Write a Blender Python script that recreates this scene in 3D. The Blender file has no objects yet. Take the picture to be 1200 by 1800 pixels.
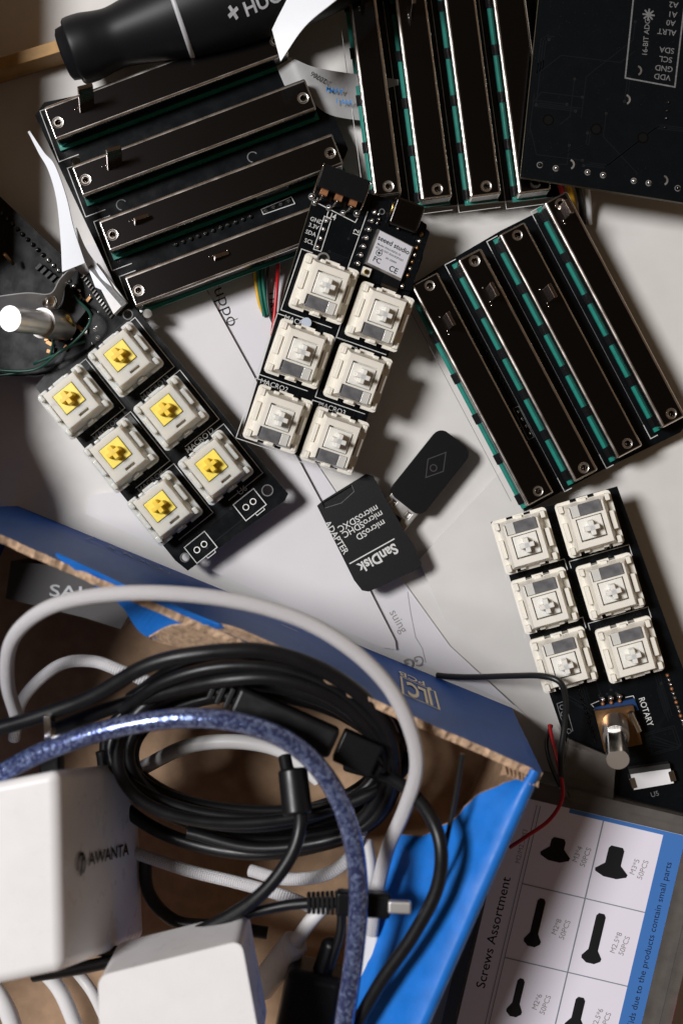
import bpy, bmesh, math, random
from mathutils import Matrix, Vector, noise
random.seed(7)
S = bpy.context.scene; COL = S.collection
R = math.radians; PI = math.pi
# 1 unit = 1 cm.  Camera looks straight down from H above the table.
H = 36.0
cd = bpy.data.cameras.new('camera'); cam = bpy.data.objects.new('camera', cd); COL.objects.link(cam)
cam.location = (0, 0, H); cam.rotation_euler = (0, 0, 0)
cd.sensor_fit = 'VERTICAL'; cd.sensor_height = 36.0; cd.lens = 36.0*H/30.0
cd.clip_start = 0.5; cd.clip_end = 2000
cd.dof.use_dof = True; cd.dof.focus_distance = 34.6; cd.dof.aperture_fstop = 0.11
S.camera = cam
w = bpy.data.worlds.new('World'); S.world = w; w.use_nodes = True
nt = w.node_tree; bgn = nt.nodes['Background']
tc = nt.nodes.new('ShaderNodeTexCoord'); sp = nt.nodes.new('ShaderNodeSeparateXYZ'); cr = nt.nodes.new('ShaderNodeValToRGB')
nt.links.new(tc.outputs['Generated'], sp.inputs[0]); nt.links.new(sp.outputs['Z'], cr.inputs[0]); nt.links.new(cr.outputs[0], bgn.inputs[0])
cr.color_ramp.elements[0].position = 0.0; cr.color_ramp.elements[0].color = (0.20, 0.135, 0.085, 1)
cr.color_ramp.elements[1].position = 0.9; cr.color_ramp.elements[1].color = (0.05, 0.034, 0.021, 1)
bgn.inputs[1].default_value = 1.0
def lamp(name, d, dist, size, power, color, target=(0, 0, 1)):
    l = bpy.data.lights.new(name, 'AREA'); l.shape = 'DISK'; l.size = size; l.energy = power; l.color = color
    o = bpy.data.objects.new(name, l); COL.objects.link(o)
    v = Vector(d).normalized(); o.location = Vector(target)+v*dist
    o.rotation_euler = v.to_track_quat('Z', 'Y').to_euler(); return o
lamp('key_light', (-0.55, 0.16, 0.87), 150, 38, 242000, (1.0, 0.985, 0.99))  # main lamp from the left, set from the shadow directions
S.view_settings.view_transform = 'Standard'; S.view_settings.look = 'None'
S.view_settings.exposure = 0; S.view_settings.gamma = 1; S.view_settings.use_curve_mapping = False
S.render.engine = 'CYCLES'

# ------------------------------------------------------------------ helpers
def P(u, v, z=0.0):
    k = (H-z)/H
    return Vector(((u-600)/60*k, (900-v)/60*k, z))
class Fr:                       # a local frame: origin seen at (u,v) at height z, turned and tilted
    def __init__(s, u, v, z, ang=0, ty=0, tx=0):
        s.M = Matrix.Translation(P(u, v, z)) @ Matrix.Rotation(R(ang), 4, 'Z') @ Matrix.Rotation(R(ty), 4, 'Y') @ Matrix.Rotation(R(tx), 4, 'X')
        s.I = s.M.inverted()
    def L(s, u, v, h=0.0):
        o = s.I @ Vector((0, 0, H)); d = s.I.to_3x3() @ Vector(((u-600)/60/H, (900-v)/60/H, -1))
        t = (h-o.z)/d.z; q = o+d*t; return Vector((q.x, q.y))
    def W(s, x, y, z): return s.M @ Vector((x, y, z))

_txt = {}
def text_mesh(body, font_bold=0.0, shear=0.0, space=1.0):
    k = (body, font_bold, shear, space)
    if k in _txt: return _txt[k]
    c = bpy.data.curves.new('t', 'FONT'); c.body = body; c.size = 1; c.resolution_u = 3; c.offset = font_bold
    c.align_x = 'CENTER'; c.align_y = 'CENTER'; c.shear = shear; c.space_character = space
    o = bpy.data.objects.new('t', c); COL.objects.link(o)
    dg = bpy.context.evaluated_depsgraph_get(); m = o.evaluated_get(dg).to_mesh()
    r = ([v.co.copy() for v in m.vertices], [tuple(p.vertices) for p in m.polygons])
    bpy.data.objects.remove(o); bpy.data.curves.remove(c)
    _txt[k] = r; return r

class MB:
    def __init__(s): s.v = []; s.f = []; s.m = []; s.mats = []; s.uv = {}; s.sm = []
    def mi(s, m):
        if m not in s.mats: s.mats.append(m)
        return s.mats.index(m)
    def add(s, vs, fs, mat, smooth=False, uvs=None, M=None):
        b = len(s.v); i = s.mi(mat)
        for q in vs:
            q = Vector(q); s.v.append(M @ q if M else q)
        for k, f in enumerate(fs):
            if uvs: s.uv[len(s.f)] = uvs[k]
            s.f.append([b+j for j in f]); s.m.append(i); s.sm.append(smooth)
    def box(s, c, d, mat, ang=0, top=(1, 1), M=None, off=(0, 0)):
        x, y, z = d[0]/2, d[1]/2, d[2]/2; tx, ty = top; ox, oy = off
        vs = [(-x, -y, -z), (x, -y, -z), (x, y, -z), (-x, y, -z), (-x*tx+ox, -y*ty+oy, z), (x*tx+ox, -y*ty+oy, z), (x*tx+ox, y*ty+oy, z), (-x*tx+ox, y*ty+oy, z)]
        T = Matrix.Translation(c) @ Matrix.Rotation(ang, 4, 'Z')
        if M: T = M @ T
        s.add(vs, [(3, 2, 1, 0), (4, 5, 6, 7), (0, 1, 5, 4), (1, 2, 6, 5), (2, 3, 7, 6), (3, 0, 4, 7)], mat, M=T)
    def prism(s, pts, z0, z1, mat, side=None, M=None):
        pts = [Vector(p) for p in pts]; n = len(pts)
        a = sum(pts[i].x*pts[(i+1) % n].y-pts[(i+1) % n].x*pts[i].y for i in range(n))
        if a < 0: pts = pts[::-1]
        vs = [(p.x, p.y, z0) for p in pts]+[(p.x, p.y, z1) for p in pts]
        s.add(vs, [tuple(range(n-1, -1, -1)), tuple(range(n, 2*n))], mat, M=M)
        s.add(vs, [(i, (i+1) % n, n+(i+1) % n, n+i) for i in range(n)], side or mat, M=M)
    def cyl(s, c, r, h, mat, n=20, r2=None, M=None, smooth=True, cap=None):
        r2 = r if r2 is None else r2; c = Vector(c)
        vs = [(c.x+r*math.cos(2*PI*i/n), c.y+r*math.sin(2*PI*i/n), c.z) for i in range(n)]
        vs += [(c.x+r2*math.cos(2*PI*i/n), c.y+r2*math.sin(2*PI*i/n), c.z+h) for i in range(n)]
        s.add(vs, [(i, (i+1) % n, n+(i+1) % n, n+i) for i in range(n)], mat, smooth, M=M)
        s.add(vs, [tuple(range(n-1, -1, -1)), tuple(range(n, 2*n))], cap or mat, M=M)
    def ring(s, c, r0, r1, mat, n=20, a0=0, a1=360, M=None):
        c = Vector(c); vs = []; k = n if a1-a0 < 360 else n
        for i in range(n+1):
            a = R(a0+(a1-a0)*i/n); vs += [(c.x+r0*math.cos(a), c.y+r0*math.sin(a), c.z), (c.x+r1*math.cos(a), c.y+r1*math.sin(a), c.z)]
        s.add(vs, [(2*i, 2*i+1, 2*i+3, 2*i+2) for i in range(n)], mat, M=M)
    def disc(s, c, r, mat, n=20, M=None):
        c = Vector(c); s.add([(c.x+r*math.cos(2*PI*i/n), c.y+r*math.sin(2*PI*i/n), c.z) for i in range(n)], [tuple(range(n))], mat, M=M)
    def ball(s, c, r, mat, sz=1.0, n=10, M=None):
        vs = []; fs = []; m = n//2
        for j in range(m+1):
            for i in range(n):
                t = PI*j/m; a = 2*PI*i/n
                vs.append((c[0]+r*math.sin(t)*math.cos(a), c[1]+r*math.sin(t)*math.sin(a), c[2]+r*sz*math.cos(t)))
        for j in range(m):
            for i in range(n): fs.append((j*n+i, (j+1)*n+i, (j+1)*n+(i+1) % n, j*n+(i+1) % n))
        s.add(vs, fs, mat, True, M=M)
    def line(s, pts, wd, z, mat, closed=False, M=None):
        pts = [Vector(p[:2]) for p in pts]; n = len(pts); vs = []
        for i in range(n):
            a = pts[i-1] if (i > 0 or closed) else None; b = pts[(i+1) % n] if (i < n-1 or closed) else None
            d1 = (pts[i]-a).normalized() if a is not None else None; d2 = (b-pts[i]).normalized() if b is not None else None
            if d1 is None: d1 = d2
            if d2 is None: d2 = d1
            n1 = Vector((-d1.y, d1.x)); n2 = Vector((-d2.y, d2.x)); mm = n1+n2
            mm = mm.normalized() if mm.length > 1e-4 else n1
            k = wd/2/max(0.35, mm.dot(n1)); p, q = pts[i]+mm*k, pts[i]-mm*k
            vs += [(p.x, p.y, z), (q.x, q.y, z)]
        e = n if closed else n-1
        s.add(vs, [(2*i+1, 2*((i+1) % n)+1, 2*((i+1) % n), 2*i) for i in range(e)], mat, M=M)
    def text(s, body, size, c, ang, mat, bold=0.01, M=None, shear=0.0, sx=1.0, space=1.0, fn=None):
        vs, fs = text_mesh(body, bold, shear, space); T = Matrix.Translation(c) @ Matrix.Rotation(R(ang), 4, 'Z') @ Matrix.Diagonal((size*sx, size, 1, 1))
        if fn: vs = [fn(T @ v) for v in vs]; T = None
        if M: T = M @ T if T else M
        s.add(vs, fs, mat, M=T)
    def tube(s, pts, r, mat, n=12, sub=8, flat=1.0, M=None, rf=None, caps=True):
        pts = [Vector(p) for p in pts]; q = spline(pts, sub) if sub > 1 else pts
        up = Vector((0, 0, 1)); t0 = (q[1]-q[0]).normalized()
        if abs(t0.dot(up)) > .95: up = Vector((0, 1, 0))
        nn = (up-t0*up.dot(t0)).normalized(); vs = []; ln = 0; lens = []
        for i, p in enumerate(q):
            t = (q[min(i+1, len(q)-1)]-q[max(i-1, 0)]).normalized()
            nn = (nn-t*nn.dot(t)).normalized(); b = t.cross(nn)
            if i: ln += (p-q[i-1]).length
            lens.append(ln); rr = r*(rf(i/(len(q)-1), ln) if rf else 1)
            for k in range(n):
                a = 2*PI*k/n; vs.append(p+nn*math.cos(a)*rr*flat+b*math.sin(a)*rr)
        fs = []; uv = []
        for i in range(len(q)-1):
            for k in range(n):
                k2 = (k+1) % n; fs.append((i*n+k, i*n+k2, (i+1)*n+k2, (i+1)*n+k))
                uv.append([(k/n, lens[i]), ((k+1)/n, lens[i]), ((k+1)/n, lens[i+1]), (k/n, lens[i+1])])
        s.add(vs, fs, mat, True, uv, M=M)
        if caps:
            m = (len(q)-1)*n; s.add(vs, [tuple(range(n-1, -1, -1)), tuple(range(m, m+n))], mat, M=M)
    def ribbon(s, A, B, mat, th=0.03, sub=18, M=None):       # thin strip with thickness between two edge lines
        A = spline([Vector(p) for p in A], sub); B = spline([Vector(p) for p in B], sub); n = len(A); vs = []
        for i in range(n):
            t = A[min(i+1, n-1)]-A[max(i-1, 0)]; u = B[i]-A[i]; nn = t.cross(u); nn = nn.normalized()*th/2 if nn.length > 1e-6 else Vector((0, 0, th/2))
            vs += [A[i]+nn, B[i]+nn, B[i]-nn, A[i]-nn]
        fs = []
        for i in range(n-1):
            for k in range(4): fs.append((4*i+k, 4*i+(k+1) % 4, 4*i+4+(k+1) % 4, 4*i+4+k))
        fs += [(3, 2, 1, 0), (4*n-4, 4*n-3, 4*n-2, 4*n-1)]
        s.add(vs, fs, mat, False, M=M)
    def build(s, name, parent=None, bevel=0, seg=2, M=None, label=None, auto=False, cut=None):
        me = bpy.data.meshes.new(name); me.from_pydata([tuple(v) for v in s.v], [], s.f)
        for m in s.mats: me.materials.append(MAT[m])
        me.polygons.foreach_set('material_index', s.m); me.polygons.foreach_set('use_smooth', s.sm)
        if s.uv:
            ul = me.uv_layers.new(name='UVMap')
            for pi, c in s.uv.items():
                for li, q in zip(me.polygons[pi].loop_indices, c): ul.data[li].uv = q
        me.update(); o = bpy.data.objects.new(name, me); COL.objects.link(o)
        if cut:
            co = cut.build('cutter'); md = o.modifiers.new('b', 'BOOLEAN'); md.object = co; md.solver = 'EXACT'
            dg = bpy.context.evaluated_depsgraph_get(); nm = bpy.data.meshes.new_from_object(o.evaluated_get(dg))
            nm.name = name; o.modifiers.clear(); o.data = nm; bpy.data.objects.remove(co)
        if parent: o.parent = parent
        if M is not None: o.matrix_basis = M
        if bevel:
            md = o.modifiers.new('bevel', 'BEVEL'); md.width = bevel; md.segments = seg; md.limit_method = 'ANGLE'; md.angle_limit = R(35)
            md.harden_normals = False
            for p in o.data.polygons: p.use_smooth = True
            wn = o.modifiers.new('wn', 'WEIGHTED_NORMAL'); wn.keep_sharp = True; wn.weight = 80
        if label: o['label'] = label
        return o
def spline(p, sub):
    if len(p) < 3 or sub <= 1:
        return [p[0].lerp(p[-1], i/sub) for i in range(sub+1)] if len(p) == 2 and sub > 1 else p
    q = [p[0]*2-p[1]]+p+[p[-1]*2-p[-2]]; out = []
    for i in range(1, len(q)-2):
        a, b, c, d = q[i-1], q[i], q[i+1], q[i+2]
        for k in range(sub):
            t = k/sub; out.append(.5*((2*b)+(c-a)*t+(2*a-5*b+4*c-d)*t*t+(3*b-a-3*c+d)*t**3))
    out.append(p[-1]); return out
def rrect(w, h, r, n=5, c=(0, 0)):
    out = []
    for (sx, sy, a0) in ((1, 1, 0), (-1, 1, 90), (-1, -1, 180), (1, -1, 270)):
        for i in range(n+1):
            a = R(a0+90*i/n); out.append((c[0]+sx*(w/2-r)+r*math.cos(a), c[1]+sy*(h/2-r)+r*math.sin(a)))
    return out
def tag(o, label, cat, group=None, kind=None):
    if label: o['label'] = label
    if cat: o['category'] = cat
    if group: o['group'] = group
    if kind: o['kind'] = kind
    return o
def thing(name, label, cat, M=None, group=None):
    o = bpy.data.objects.new(name, None); COL.objects.link(o); o.empty_display_size = .5
    if M is not None: o.matrix_world = M
    return tag(o, label, cat, group)
def W(pts): return [P(*p) for p in pts]

# ------------------------------------------------------------------ materials
MAT = {}
def mat(name, col, rough=.5, metal=0, spec=.5, coat=0, sss=0, sssr=.1, trans=0, alpha=1, var=0, vscale=3.0, bump=0, bscale=30, rvar=0, ior=1.45, dust=0, sheen=0):
    m = bpy.data.materials.new(name); m.use_nodes = True; MAT[name] = m; t = m.node_tree; b = t.nodes['Principled BSDF']
    def I(n, v): b.inputs[n].default_value = v
    c = (*col, 1); I('Base Color', c); I('Roughness', rough); I('Metallic', metal); I('Specular IOR Level', spec); I('Coat Weight', coat)
    I('Coat Roughness', .12); I('IOR', ior); I('Transmission Weight', trans); I('Alpha', alpha)
    if sheen: I('Sheen Weight', sheen)
    if sss: I('Subsurface Weight', sss); I('Subsurface Radius', (1, .8, .6)); I('Subsurface Scale', sssr)
    tx = t.nodes.new('ShaderNodeTexCoord')
    def nz(scale, det=5, src='Object'):
        n = t.nodes.new('ShaderNodeTexNoise'); n.inputs['Scale'].default_value = scale; n.inputs['Detail'].default_value = det
        t.links.new(tx.outputs[src], n.inputs['Vector']); return n
    last = None
    if var:
        n = nz(vscale); r = t.nodes.new('ShaderNodeValToRGB'); e = r.color_ramp.elements
        e[0].position = .3; e[1].position = .7; e[0].color = (*[x*(1-var) for x in col], 1); e[1].color = (*[min(1, x*(1+var*.6)) for x in col], 1)
        t.links.new(n.outputs['Fac'], r.inputs[0]); t.links.new(r.outputs[0], b.inputs['Base Color']); last = r.outputs[0]
    if dust:
        n = nz(26, 3); r = t.nodes.new('ShaderNodeMapRange'); r.inputs[1].default_value = .66; r.inputs[2].default_value = .74; r.inputs[4].default_value = dust
        n2 = nz(1.3, 3); mu = t.nodes.new('ShaderNodeMath'); mu.operation = 'MULTIPLY'
        t.links.new(n.outputs['Fac'], r.inputs[0]); t.links.new(r.outputs[0], mu.inputs[0]); t.links.new(n2.outputs['Fac'], mu.inputs[1])
        mx = t.nodes.new('ShaderNodeMix'); mx.data_type = 'RGBA'; t.links.new(mu.outputs[0], mx.inputs[0]); mx.inputs[7].default_value = (.45, .42, .4, 1)
        if last: t.links.new(last, mx.inputs[6])
        else: mx.inputs[6].default_value = c
        t.links.new(mx.outputs[2], b.inputs['Base Color'])
    if bump:
        n = nz(bscale, 4); bp = t.nodes.new('ShaderNodeBump'); bp.inputs['Strength'].default_value = bump; bp.inputs['Distance'].default_value = .02
        t.links.new(n.outputs['Fac'], bp.inputs['Height']); t.links.new(bp.outputs[0], b.inputs['Normal'])
    if rvar:
        n = nz(2.3, 6); r = t.nodes.new('ShaderNodeMapRange'); r.inputs[1].default_value = .3; r.inputs[2].default_value = .7
        r.inputs[3].default_value = max(.03, rough-rvar); r.inputs[4].default_value = rough+rvar
        t.links.new(n.outputs['Fac'], r.inputs[0]); t.links.new(r.outputs[0], b.inputs['Roughness'])
    return m
def braid(name, col, nu, nv, depth=.6, dark=.55, metal=0, rough=.6, spark=0, coat=0):
    m = mat(name, col, rough, metal, coat=coat); t = m.node_tree; b = t.nodes['Principled BSDF']
    uv = t.nodes.new('ShaderNodeUVMap'); s = t.nodes.new('ShaderNodeSeparateXYZ'); t.links.new(uv.outputs[0], s.inputs[0])
    def mth(op, a, c_):
        n = t.nodes.new('ShaderNodeMath'); n.operation = op
        for i, q in enumerate((a, c_)):
            if q is None: continue
            if isinstance(q, (int, float)): n.inputs[i].default_value = q
            else: t.links.new(q, n.inputs[i])
        return n.outputs[0]
    a = mth('MULTIPLY', s.outputs[0], nu*2*PI); c = mth('MULTIPLY', s.outputs[1], nv*2*PI)
    h = mth('MULTIPLY', mth('SINE', mth('ADD', a, c), None), mth('SINE', mth('SUBTRACT', a, c), None))
    bp = t.nodes.new('ShaderNodeBump'); bp.inputs['Strength'].default_value = depth; bp.inputs['Distance'].default_value = .03
    t.links.new(h, bp.inputs['Height']); t.links.new(bp.outputs[0], b.inputs['Normal'])
    mr = t.nodes.new('ShaderNodeMapRange'); mr.inputs[1].default_value = -1; mr.inputs[2].default_value = 1; t.links.new(h, mr.inputs[0])
    mx = t.nodes.new('ShaderNodeMix'); mx.data_type = 'RGBA'; t.links.new(mr.outputs[0], mx.inputs[0])
    mx.inputs[6].default_value = (*[x*dark for x in col], 1); mx.inputs[7].default_value = (*col, 1); t.links.new(mx.outputs[2], b.inputs['Base Color'])
    return m
mat('table', (.67, .65, .62), .45, var=.045, vscale=.8, dust=.12, bump=.05, bscale=8, rvar=.1)
mat('paper', (.69, .675, .70), .75, var=.03, vscale=.5, bump=.12, bscale=3)
mat('card', (.70, .68, .685), .6, var=.04, vscale=.4, bump=.08, bscale=2)
mat('ink', (.008, .008, .009), .6, spec=.3); mat('ink_red', (.35, .03, .04), .7); mat('ink_grey', (.3, .28, .27), .7)
mat('pcb', (.0035, .0045, .0055), .22, spec=.3, bump=.02, bscale=14, rvar=.05, dust=.08)
mat('pcb_edge', (.10, .085, .05), .6, var=.2)
mat('pcb_green', (.004, .018, .016), .4, var=.3)
mat('silk', (.62, .62, .60), .6, var=.12, vscale=14); mat('silk_dim', (.15, .15, .15), .6, var=.3, vscale=14)
mat('teal', (.010, .21, .165), .4, var=.15, vscale=4, coat=.3)
mat('metal', (.068, .063, .063), .17, 1, var=.05, vscale=.6, bump=.012, bscale=1.5, dust=.02)
mat('lever_metal', (.32, .26, .22), .22, 1, var=.1, vscale=3)
mat('glint_metal', (.95, .94, .93), .42, 1)  # near-white: lamp glint on shaft ends and plug tip put into the colour
mat('metal_edge', (.78, .72, .66), .24, 1, rvar=.06)  # paler than 'metal': highlights on cover edges put into the colour; also eyelets
mat('steel', (.75, .73, .7), .16, 1, rvar=.06); mat('steel_rough', (.6, .58, .56), .38, 1, rvar=.1)
mat('solder', (.78, .77, .76), .2, 1, bump=.3, bscale=20); mat('gold', (.75, .5, .14), .25, 1); mat('copper', (.55, .25, .12), .4, .7, var=.3, vscale=8)
mat('brass_dark', (.30, .17, .08), .3, .9, var=.2)
mat('cream', (.80, .76, .675), .38, sss=.25, sssr=.08, var=.025, bump=.06, bscale=9)
mat('cream_stem', (.80, .78, .72), .3, sss=.4, sssr=.1)
mat('milky', (.68, .645, .57), .24, sss=.9, sssr=.4, coat=.3, var=.06, vscale=1.6, bump=.1, bscale=5)
mat('yellow', (.93, .74, .11), .28, coat=.3, sss=.2, sssr=.06, var=.08, vscale=6)
mat('orange_stem', (.90, .60, .04), .35, sss=.2, sssr=.05)
mat('lens', (.15, .15, .155), .12, spec=.8, coat=.6, var=.35, vscale=3.5)
mat('lens_clear', (.62, .61, .57), .15, coat=.5, sss=.3, sssr=.08)
mat('void', (.004, .004, .004), .8, spec=.1)  # near-black: the darkness inside holes put into the colour
mat('black_plastic', (.005, .005, .006), .34, spec=.3, bump=.12, bscale=40, dust=.08)
mat('black_rubber', (.006, .006, .007), .38, spec=.45, rvar=.06, bump=.05, bscale=12, dust=.06)
mat('handle', (.006, .0065, .008), .45, spec=.3, bump=.08, bscale=40)
mat('ring_grey', (.45, .46, .48), .4)
mat('card_black', (.006, .006, .007), .42, spec=.3, bump=.3, bscale=45, dust=.1)
mat('white_plastic', (.80, .79, .79), .32, var=.025, vscale=1.5, rvar=.08, bump=.03, bscale=4, dust=.02)
mat('white_cable', (.76, .75, .74), .4)
mat('cardboard', (.40, .26, .16), .85, var=.16, vscale=2.5, bump=.35, bscale=7)
mat('cardboard_edge', (.46, .31, .20), .9, var=.4, vscale=7, bump=.9, bscale=16)
mat('wood', (.42, .24, .08), .5, var=.25, vscale=2)
mat('blue_print', (.012, .165, .60), .46, spec=.4, var=.12, vscale=2.2, bump=.3, bscale=3.5, rvar=.1)
mat('blue_shaded', (.010, .10, .46), .5, spec=.2, var=.08, vscale=1, bump=.1, bscale=4)  # darker copy of blue_print: shade on the walls put into the colour
mat('gold_ink', (.95, .85, .6), .5); mat('ink_navy', (.10, .17, .33), .5)
mat('label_white', (.83, .79, .88), .35, coat=.3); mat('label_blue', (.06, .19, .52), .35, coat=.3); mat('label_line', (.22, .26, .30), .5)
mat('sticker', (.60, .60, .64), .35, 0)
mat('wire_black', (.012, .012, .012), .35); mat('wire_red', (.45, .01, .015), .35); mat('wire_yellow', (.75, .42, .02), .4)
mat('wire_green', (.01, .12, .08), .4); mat('wire_white', (.6, .6, .6), .4); mat('wire_dark_green', (.006, .05, .035), .4)
mat('ffc', (.78, .81, .85), .4); mat('ffc_grey', (.36, .36, .36), .25, coat=.4, var=.15, vscale=1.5); mat('blue_ink', (.02, .22, .6), .5)
mat('frosted', (.17, .155, .14), .22, coat=.4, alpha=.6, var=.2, vscale=2); mat('pink', (.75, .06, .22), .4)
mat('bead', (.55, .62, .72), .2, sss=.2, sssr=.05)
mat('blue_pcb', (.01, .04, .13), .35)
mat('grey_case', (.03, .028, .028), .5, bump=.1, bscale=20)
braid('white_braid', (.90, .88, .90), 12, 8, .8, .66)
mat('shimmer', (.08, .12, .30), .2, .7, coat=1.0, bump=.7, bscale=12)
def shimmer_fix():
    t = MAT['shimmer'].node_tree; b = t.nodes['Principled BSDF']; tx = t.nodes.new('ShaderNodeTexCoord')
    v = t.nodes.new('ShaderNodeTexVoronoi'); v.inputs['Scale'].default_value = 15; t.links.new(tx.outputs['Object'], v.inputs['Vector'])
    r = t.nodes.new('ShaderNodeValToRGB'); e = r.color_ramp.elements; e[0].color = (.07, .09, .24, 1); e[1].color = (.32, .42, .72, 1); e[0].position = .35; e[1].position = .9  # pale cells put the shield's sparkle into the colour
    t.links.new(v.outputs['Color'], r.inputs[0]); t.links.new(r.outputs[0], b.inputs['Base Color'])
shimmer_fix()

# ------------------------------------------------------------------ the table and papers
b = MB(); b.box((20, -5, -1), (160, 130, 2), 'table'); o = b.build('tabletop'); tag(o, None, None, kind='structure')

def slab(name, px, z0, z1, m, bevel=0, side=None):
    b = MB(); pts = [P(u, v, z1).xy for u, v in px]; b.prism(pts, z0, z1, m, side); return b, pts
b, _ = slab('paper_sheet', [(335, 395), (640, 300), (620, 620), (540, 790), (600, 880), (700, 1010), (790, 1135), (968, 1300), (905, 1240), (740, 1166), (400, 1014), (300, 620)], .02, .06, 'paper')
pt = thing('paper_sheet', 'white handwritten paper strip running under the small black boards', 'paper')
b.build('sheet', pt)
b = MB(); z = .066
def pp(u, v): return P(u, v, z)
b.text('P', .5, pp(357, 520), -62, 'ink_red', .0); b.text('suppo', .55, pp(395, 532), -68, 'ink', -.008, sx=1.1)
b.build('handwriting', pt); b = MB(); b.text('LIAT', .34, pp(476, 535), -78, 'ink', .01); b.build('handwriting', pt); b = MB(); b.text('suing', .36, pp(700, 1092), -60, 'ink_grey', .0); b.text('GG', .42, pp(727, 1163), 195, 'ink_grey', .01)
b.line([pp(*q) for q in [(716, 1040), (722, 1080), (730, 1120), (742, 1140), (748, 1165)]], .02, z, 'ink_grey')
b.line([pp(*q) for q in [(350, 570), (395, 568), (418, 560)]], .02, z, 'ink'); b.line([pp(*q) for q in [(385, 500), (386, 590)]], .015, z, 'ink_red')
b.build('handwriting', pt)
b, _ = slab('x', [(735, 985), (1000, 700), (1400, 700), (1400, 1700), (1020, 1330), (966, 1262), (880, 1180), (806, 1105), (783, 1090)], .09, .15, 'table')
o = b.build('plastic_sheet', bevel=.02); tag(o, 'cream white sheet with a slanted edge beneath the right key board', 'sheet')
bk = [(150, 430), (335, 440), (352, 490), (440, 650), (560, 875), (630, 1000), (694, 1126), (696, 1142), (670, 1138), (150, 903), (160, 870), (235, 860), (150, 700)]
b = MB(); b.prism([P(u, v, .2).xy for u, v in bk], .02, .2, 'card'); o = b.build('white_booklet', bevel=.08, seg=5)
tag(o, 'thick white booklet lying between the blue box and the key boards', 'booklet')
b = MB(); T = Fr(60, 106, .5, 17); b.box((0, 0, 0), (6.6, .36, .9), 'wood', M=T.M); o = b.build('wooden_stick', bevel=.03)
tag(o, 'thin brown wooden stick under the end of the screwdriver', 'stick')

# ------------------------------------------------------------------ key switches
def switch_mesh(body, tapx, cutters):
    b = MB()
    b.box((0, 0, .25), (1.38, 1.38, .5), body)
    # flange with clip notches
    hw = .78; n0, n1 = .16, .34
    out = [(-hw, -hw), (-n1, -hw), (-n1, -hw+.08), (-n0, -hw+.08), (-n0, -hw), (n0, -hw), (n0, -hw+.08), (n1, -hw+.08), (n1, -hw), (hw, -hw),
           (hw, hw), (.45, hw), (.45, hw-.1), (.2, hw-.1), (.2, hw), (-.2, hw), (-.2, hw-.1), (-.45, hw-.1), (-.45, hw), (-hw, hw)]
    def rc(p):
        o = []
        for q in p:
            if abs(q[0]) > .77 and abs(q[1]) > .77:
                sx = 1 if q[0] > 0 else -1; sy = 1 if q[1] > 0 else -1
                o += [(q[0]-sx*.09, q[1]), (q[0]-sx*.03, q[1]-sy*.03), (q[0], q[1]-sy*.09)] if (sx*sy < 0) == (q[1] > 0) and False else ([(q[0], q[1]-sy*.09), (q[0]-sx*.03, q[1]-sy*.03), (q[0]-sx*.09, q[1])] if sx*sy > 0 else [(q[0]-sx*.09, q[1]), (q[0]-sx*.03, q[1]-sy*.03), (q[0], q[1]-sy*.09)])
            else: o.append(q)
        return o
    b.prism(rc(out), .5, .62, body)
    # upper housing, narrower across than along
    up = MB(); up.box((0, 0, .86), (1.24, 1.38, .5), body, top=(tapx, .84)); cu = MB()
    for c_, d_ in cutters: cu.box(c_, d_, body)
    cut_into(b, up, cu)
    for sx in (-1, 1):                                     # ribs down each flank leave the clip slots open
        b.box((sx*.65, .60, .74), (.13, .2, .3), body); b.box((sx*.65, .05, .74), (.13, .52, .28), body); b.box((sx*.65, -.60, .74), (.13, .2, .3), body)
    b.box((-.27, .68, .7), (.16, .1, .2), body); b.box((.27, .68, .7), (.16, .1, .2), body); b.box((0, -.70, .68), (.2, .1, .14), body)
    return b
def stem_mesh(m, m2, w_, h_, zt):
    b = MB(); b.box((0, .07, zt), (w_, h_, .16), m); b.box((0, .07, zt+.22), (.42, .14, .34), m2, top=(.94, .9)); b.box((0, .07, zt+.219), (.15, .42, .335), m2, top=(.9, .94))
    return b
def cut_into(dst, src, cutter):
    o = src.build('tmp', cut=cutter); me = o.data
    names = [m.name for m in me.materials]
    for p in me.polygons:
        dst.add([me.vertices[i].co.copy() for i in p.vertices], [tuple(range(len(p.vertices)))], names[p.material_index])
    bpy.data.objects.remove(o)
def cutbox(c, d):
    b = MB(); b.box(c, d, 'void'); return b
def make_switch(kind, parent, x, y, label=None):
    key = 'sw_'+kind
    if key not in PROTO:
        if kind == 'cream':
            h = switch_mesh('cream', .78, [((0, .08, 1.2), (.72, .64, .5)), ((0, -.46, 1.12), (.88, .34, .34))]).build('key_switch', parent, bevel=.022)
            ln = MB(); ln.box((-.11, -.46, 1.01), (.60, .32, .10), 'lens'); ln.box((.305, -.46, 1.01), (.22, .32, .10), 'lens_clear'); l = ln.build('lens', h, bevel=.015)
            s = stem_mesh('cream_stem', 'cream_stem', .66, .58, 1.06).build('stem', h, bevel=.018)
            kids = [l, s]
        else:
            h = switch_mesh('milky', .84, [((0, .07, 1.2), (.69, .65, .5)), ((.08, -.47, 1.10), (.32, .08, .34))]).build('key_switch', parent, bevel=.03, seg=3)
            s = stem_mesh('yellow', 'orange_stem', .66, .62, 1.07).build('stem', h, bevel=.02); kids = [s]
        PROTO[key] = h; h.location = (x, y, 0); 
        return h
    p = PROTO[key]; h = p.copy(); COL.objects.link(h); h.parent = parent; h.location = (x, y, 0)
    for c in [q for q in bpy.data.objects if q.parent == p]:
        d = c.copy(); COL.objects.link(d); d.parent = h
    return h
PROTO = {}
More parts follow.
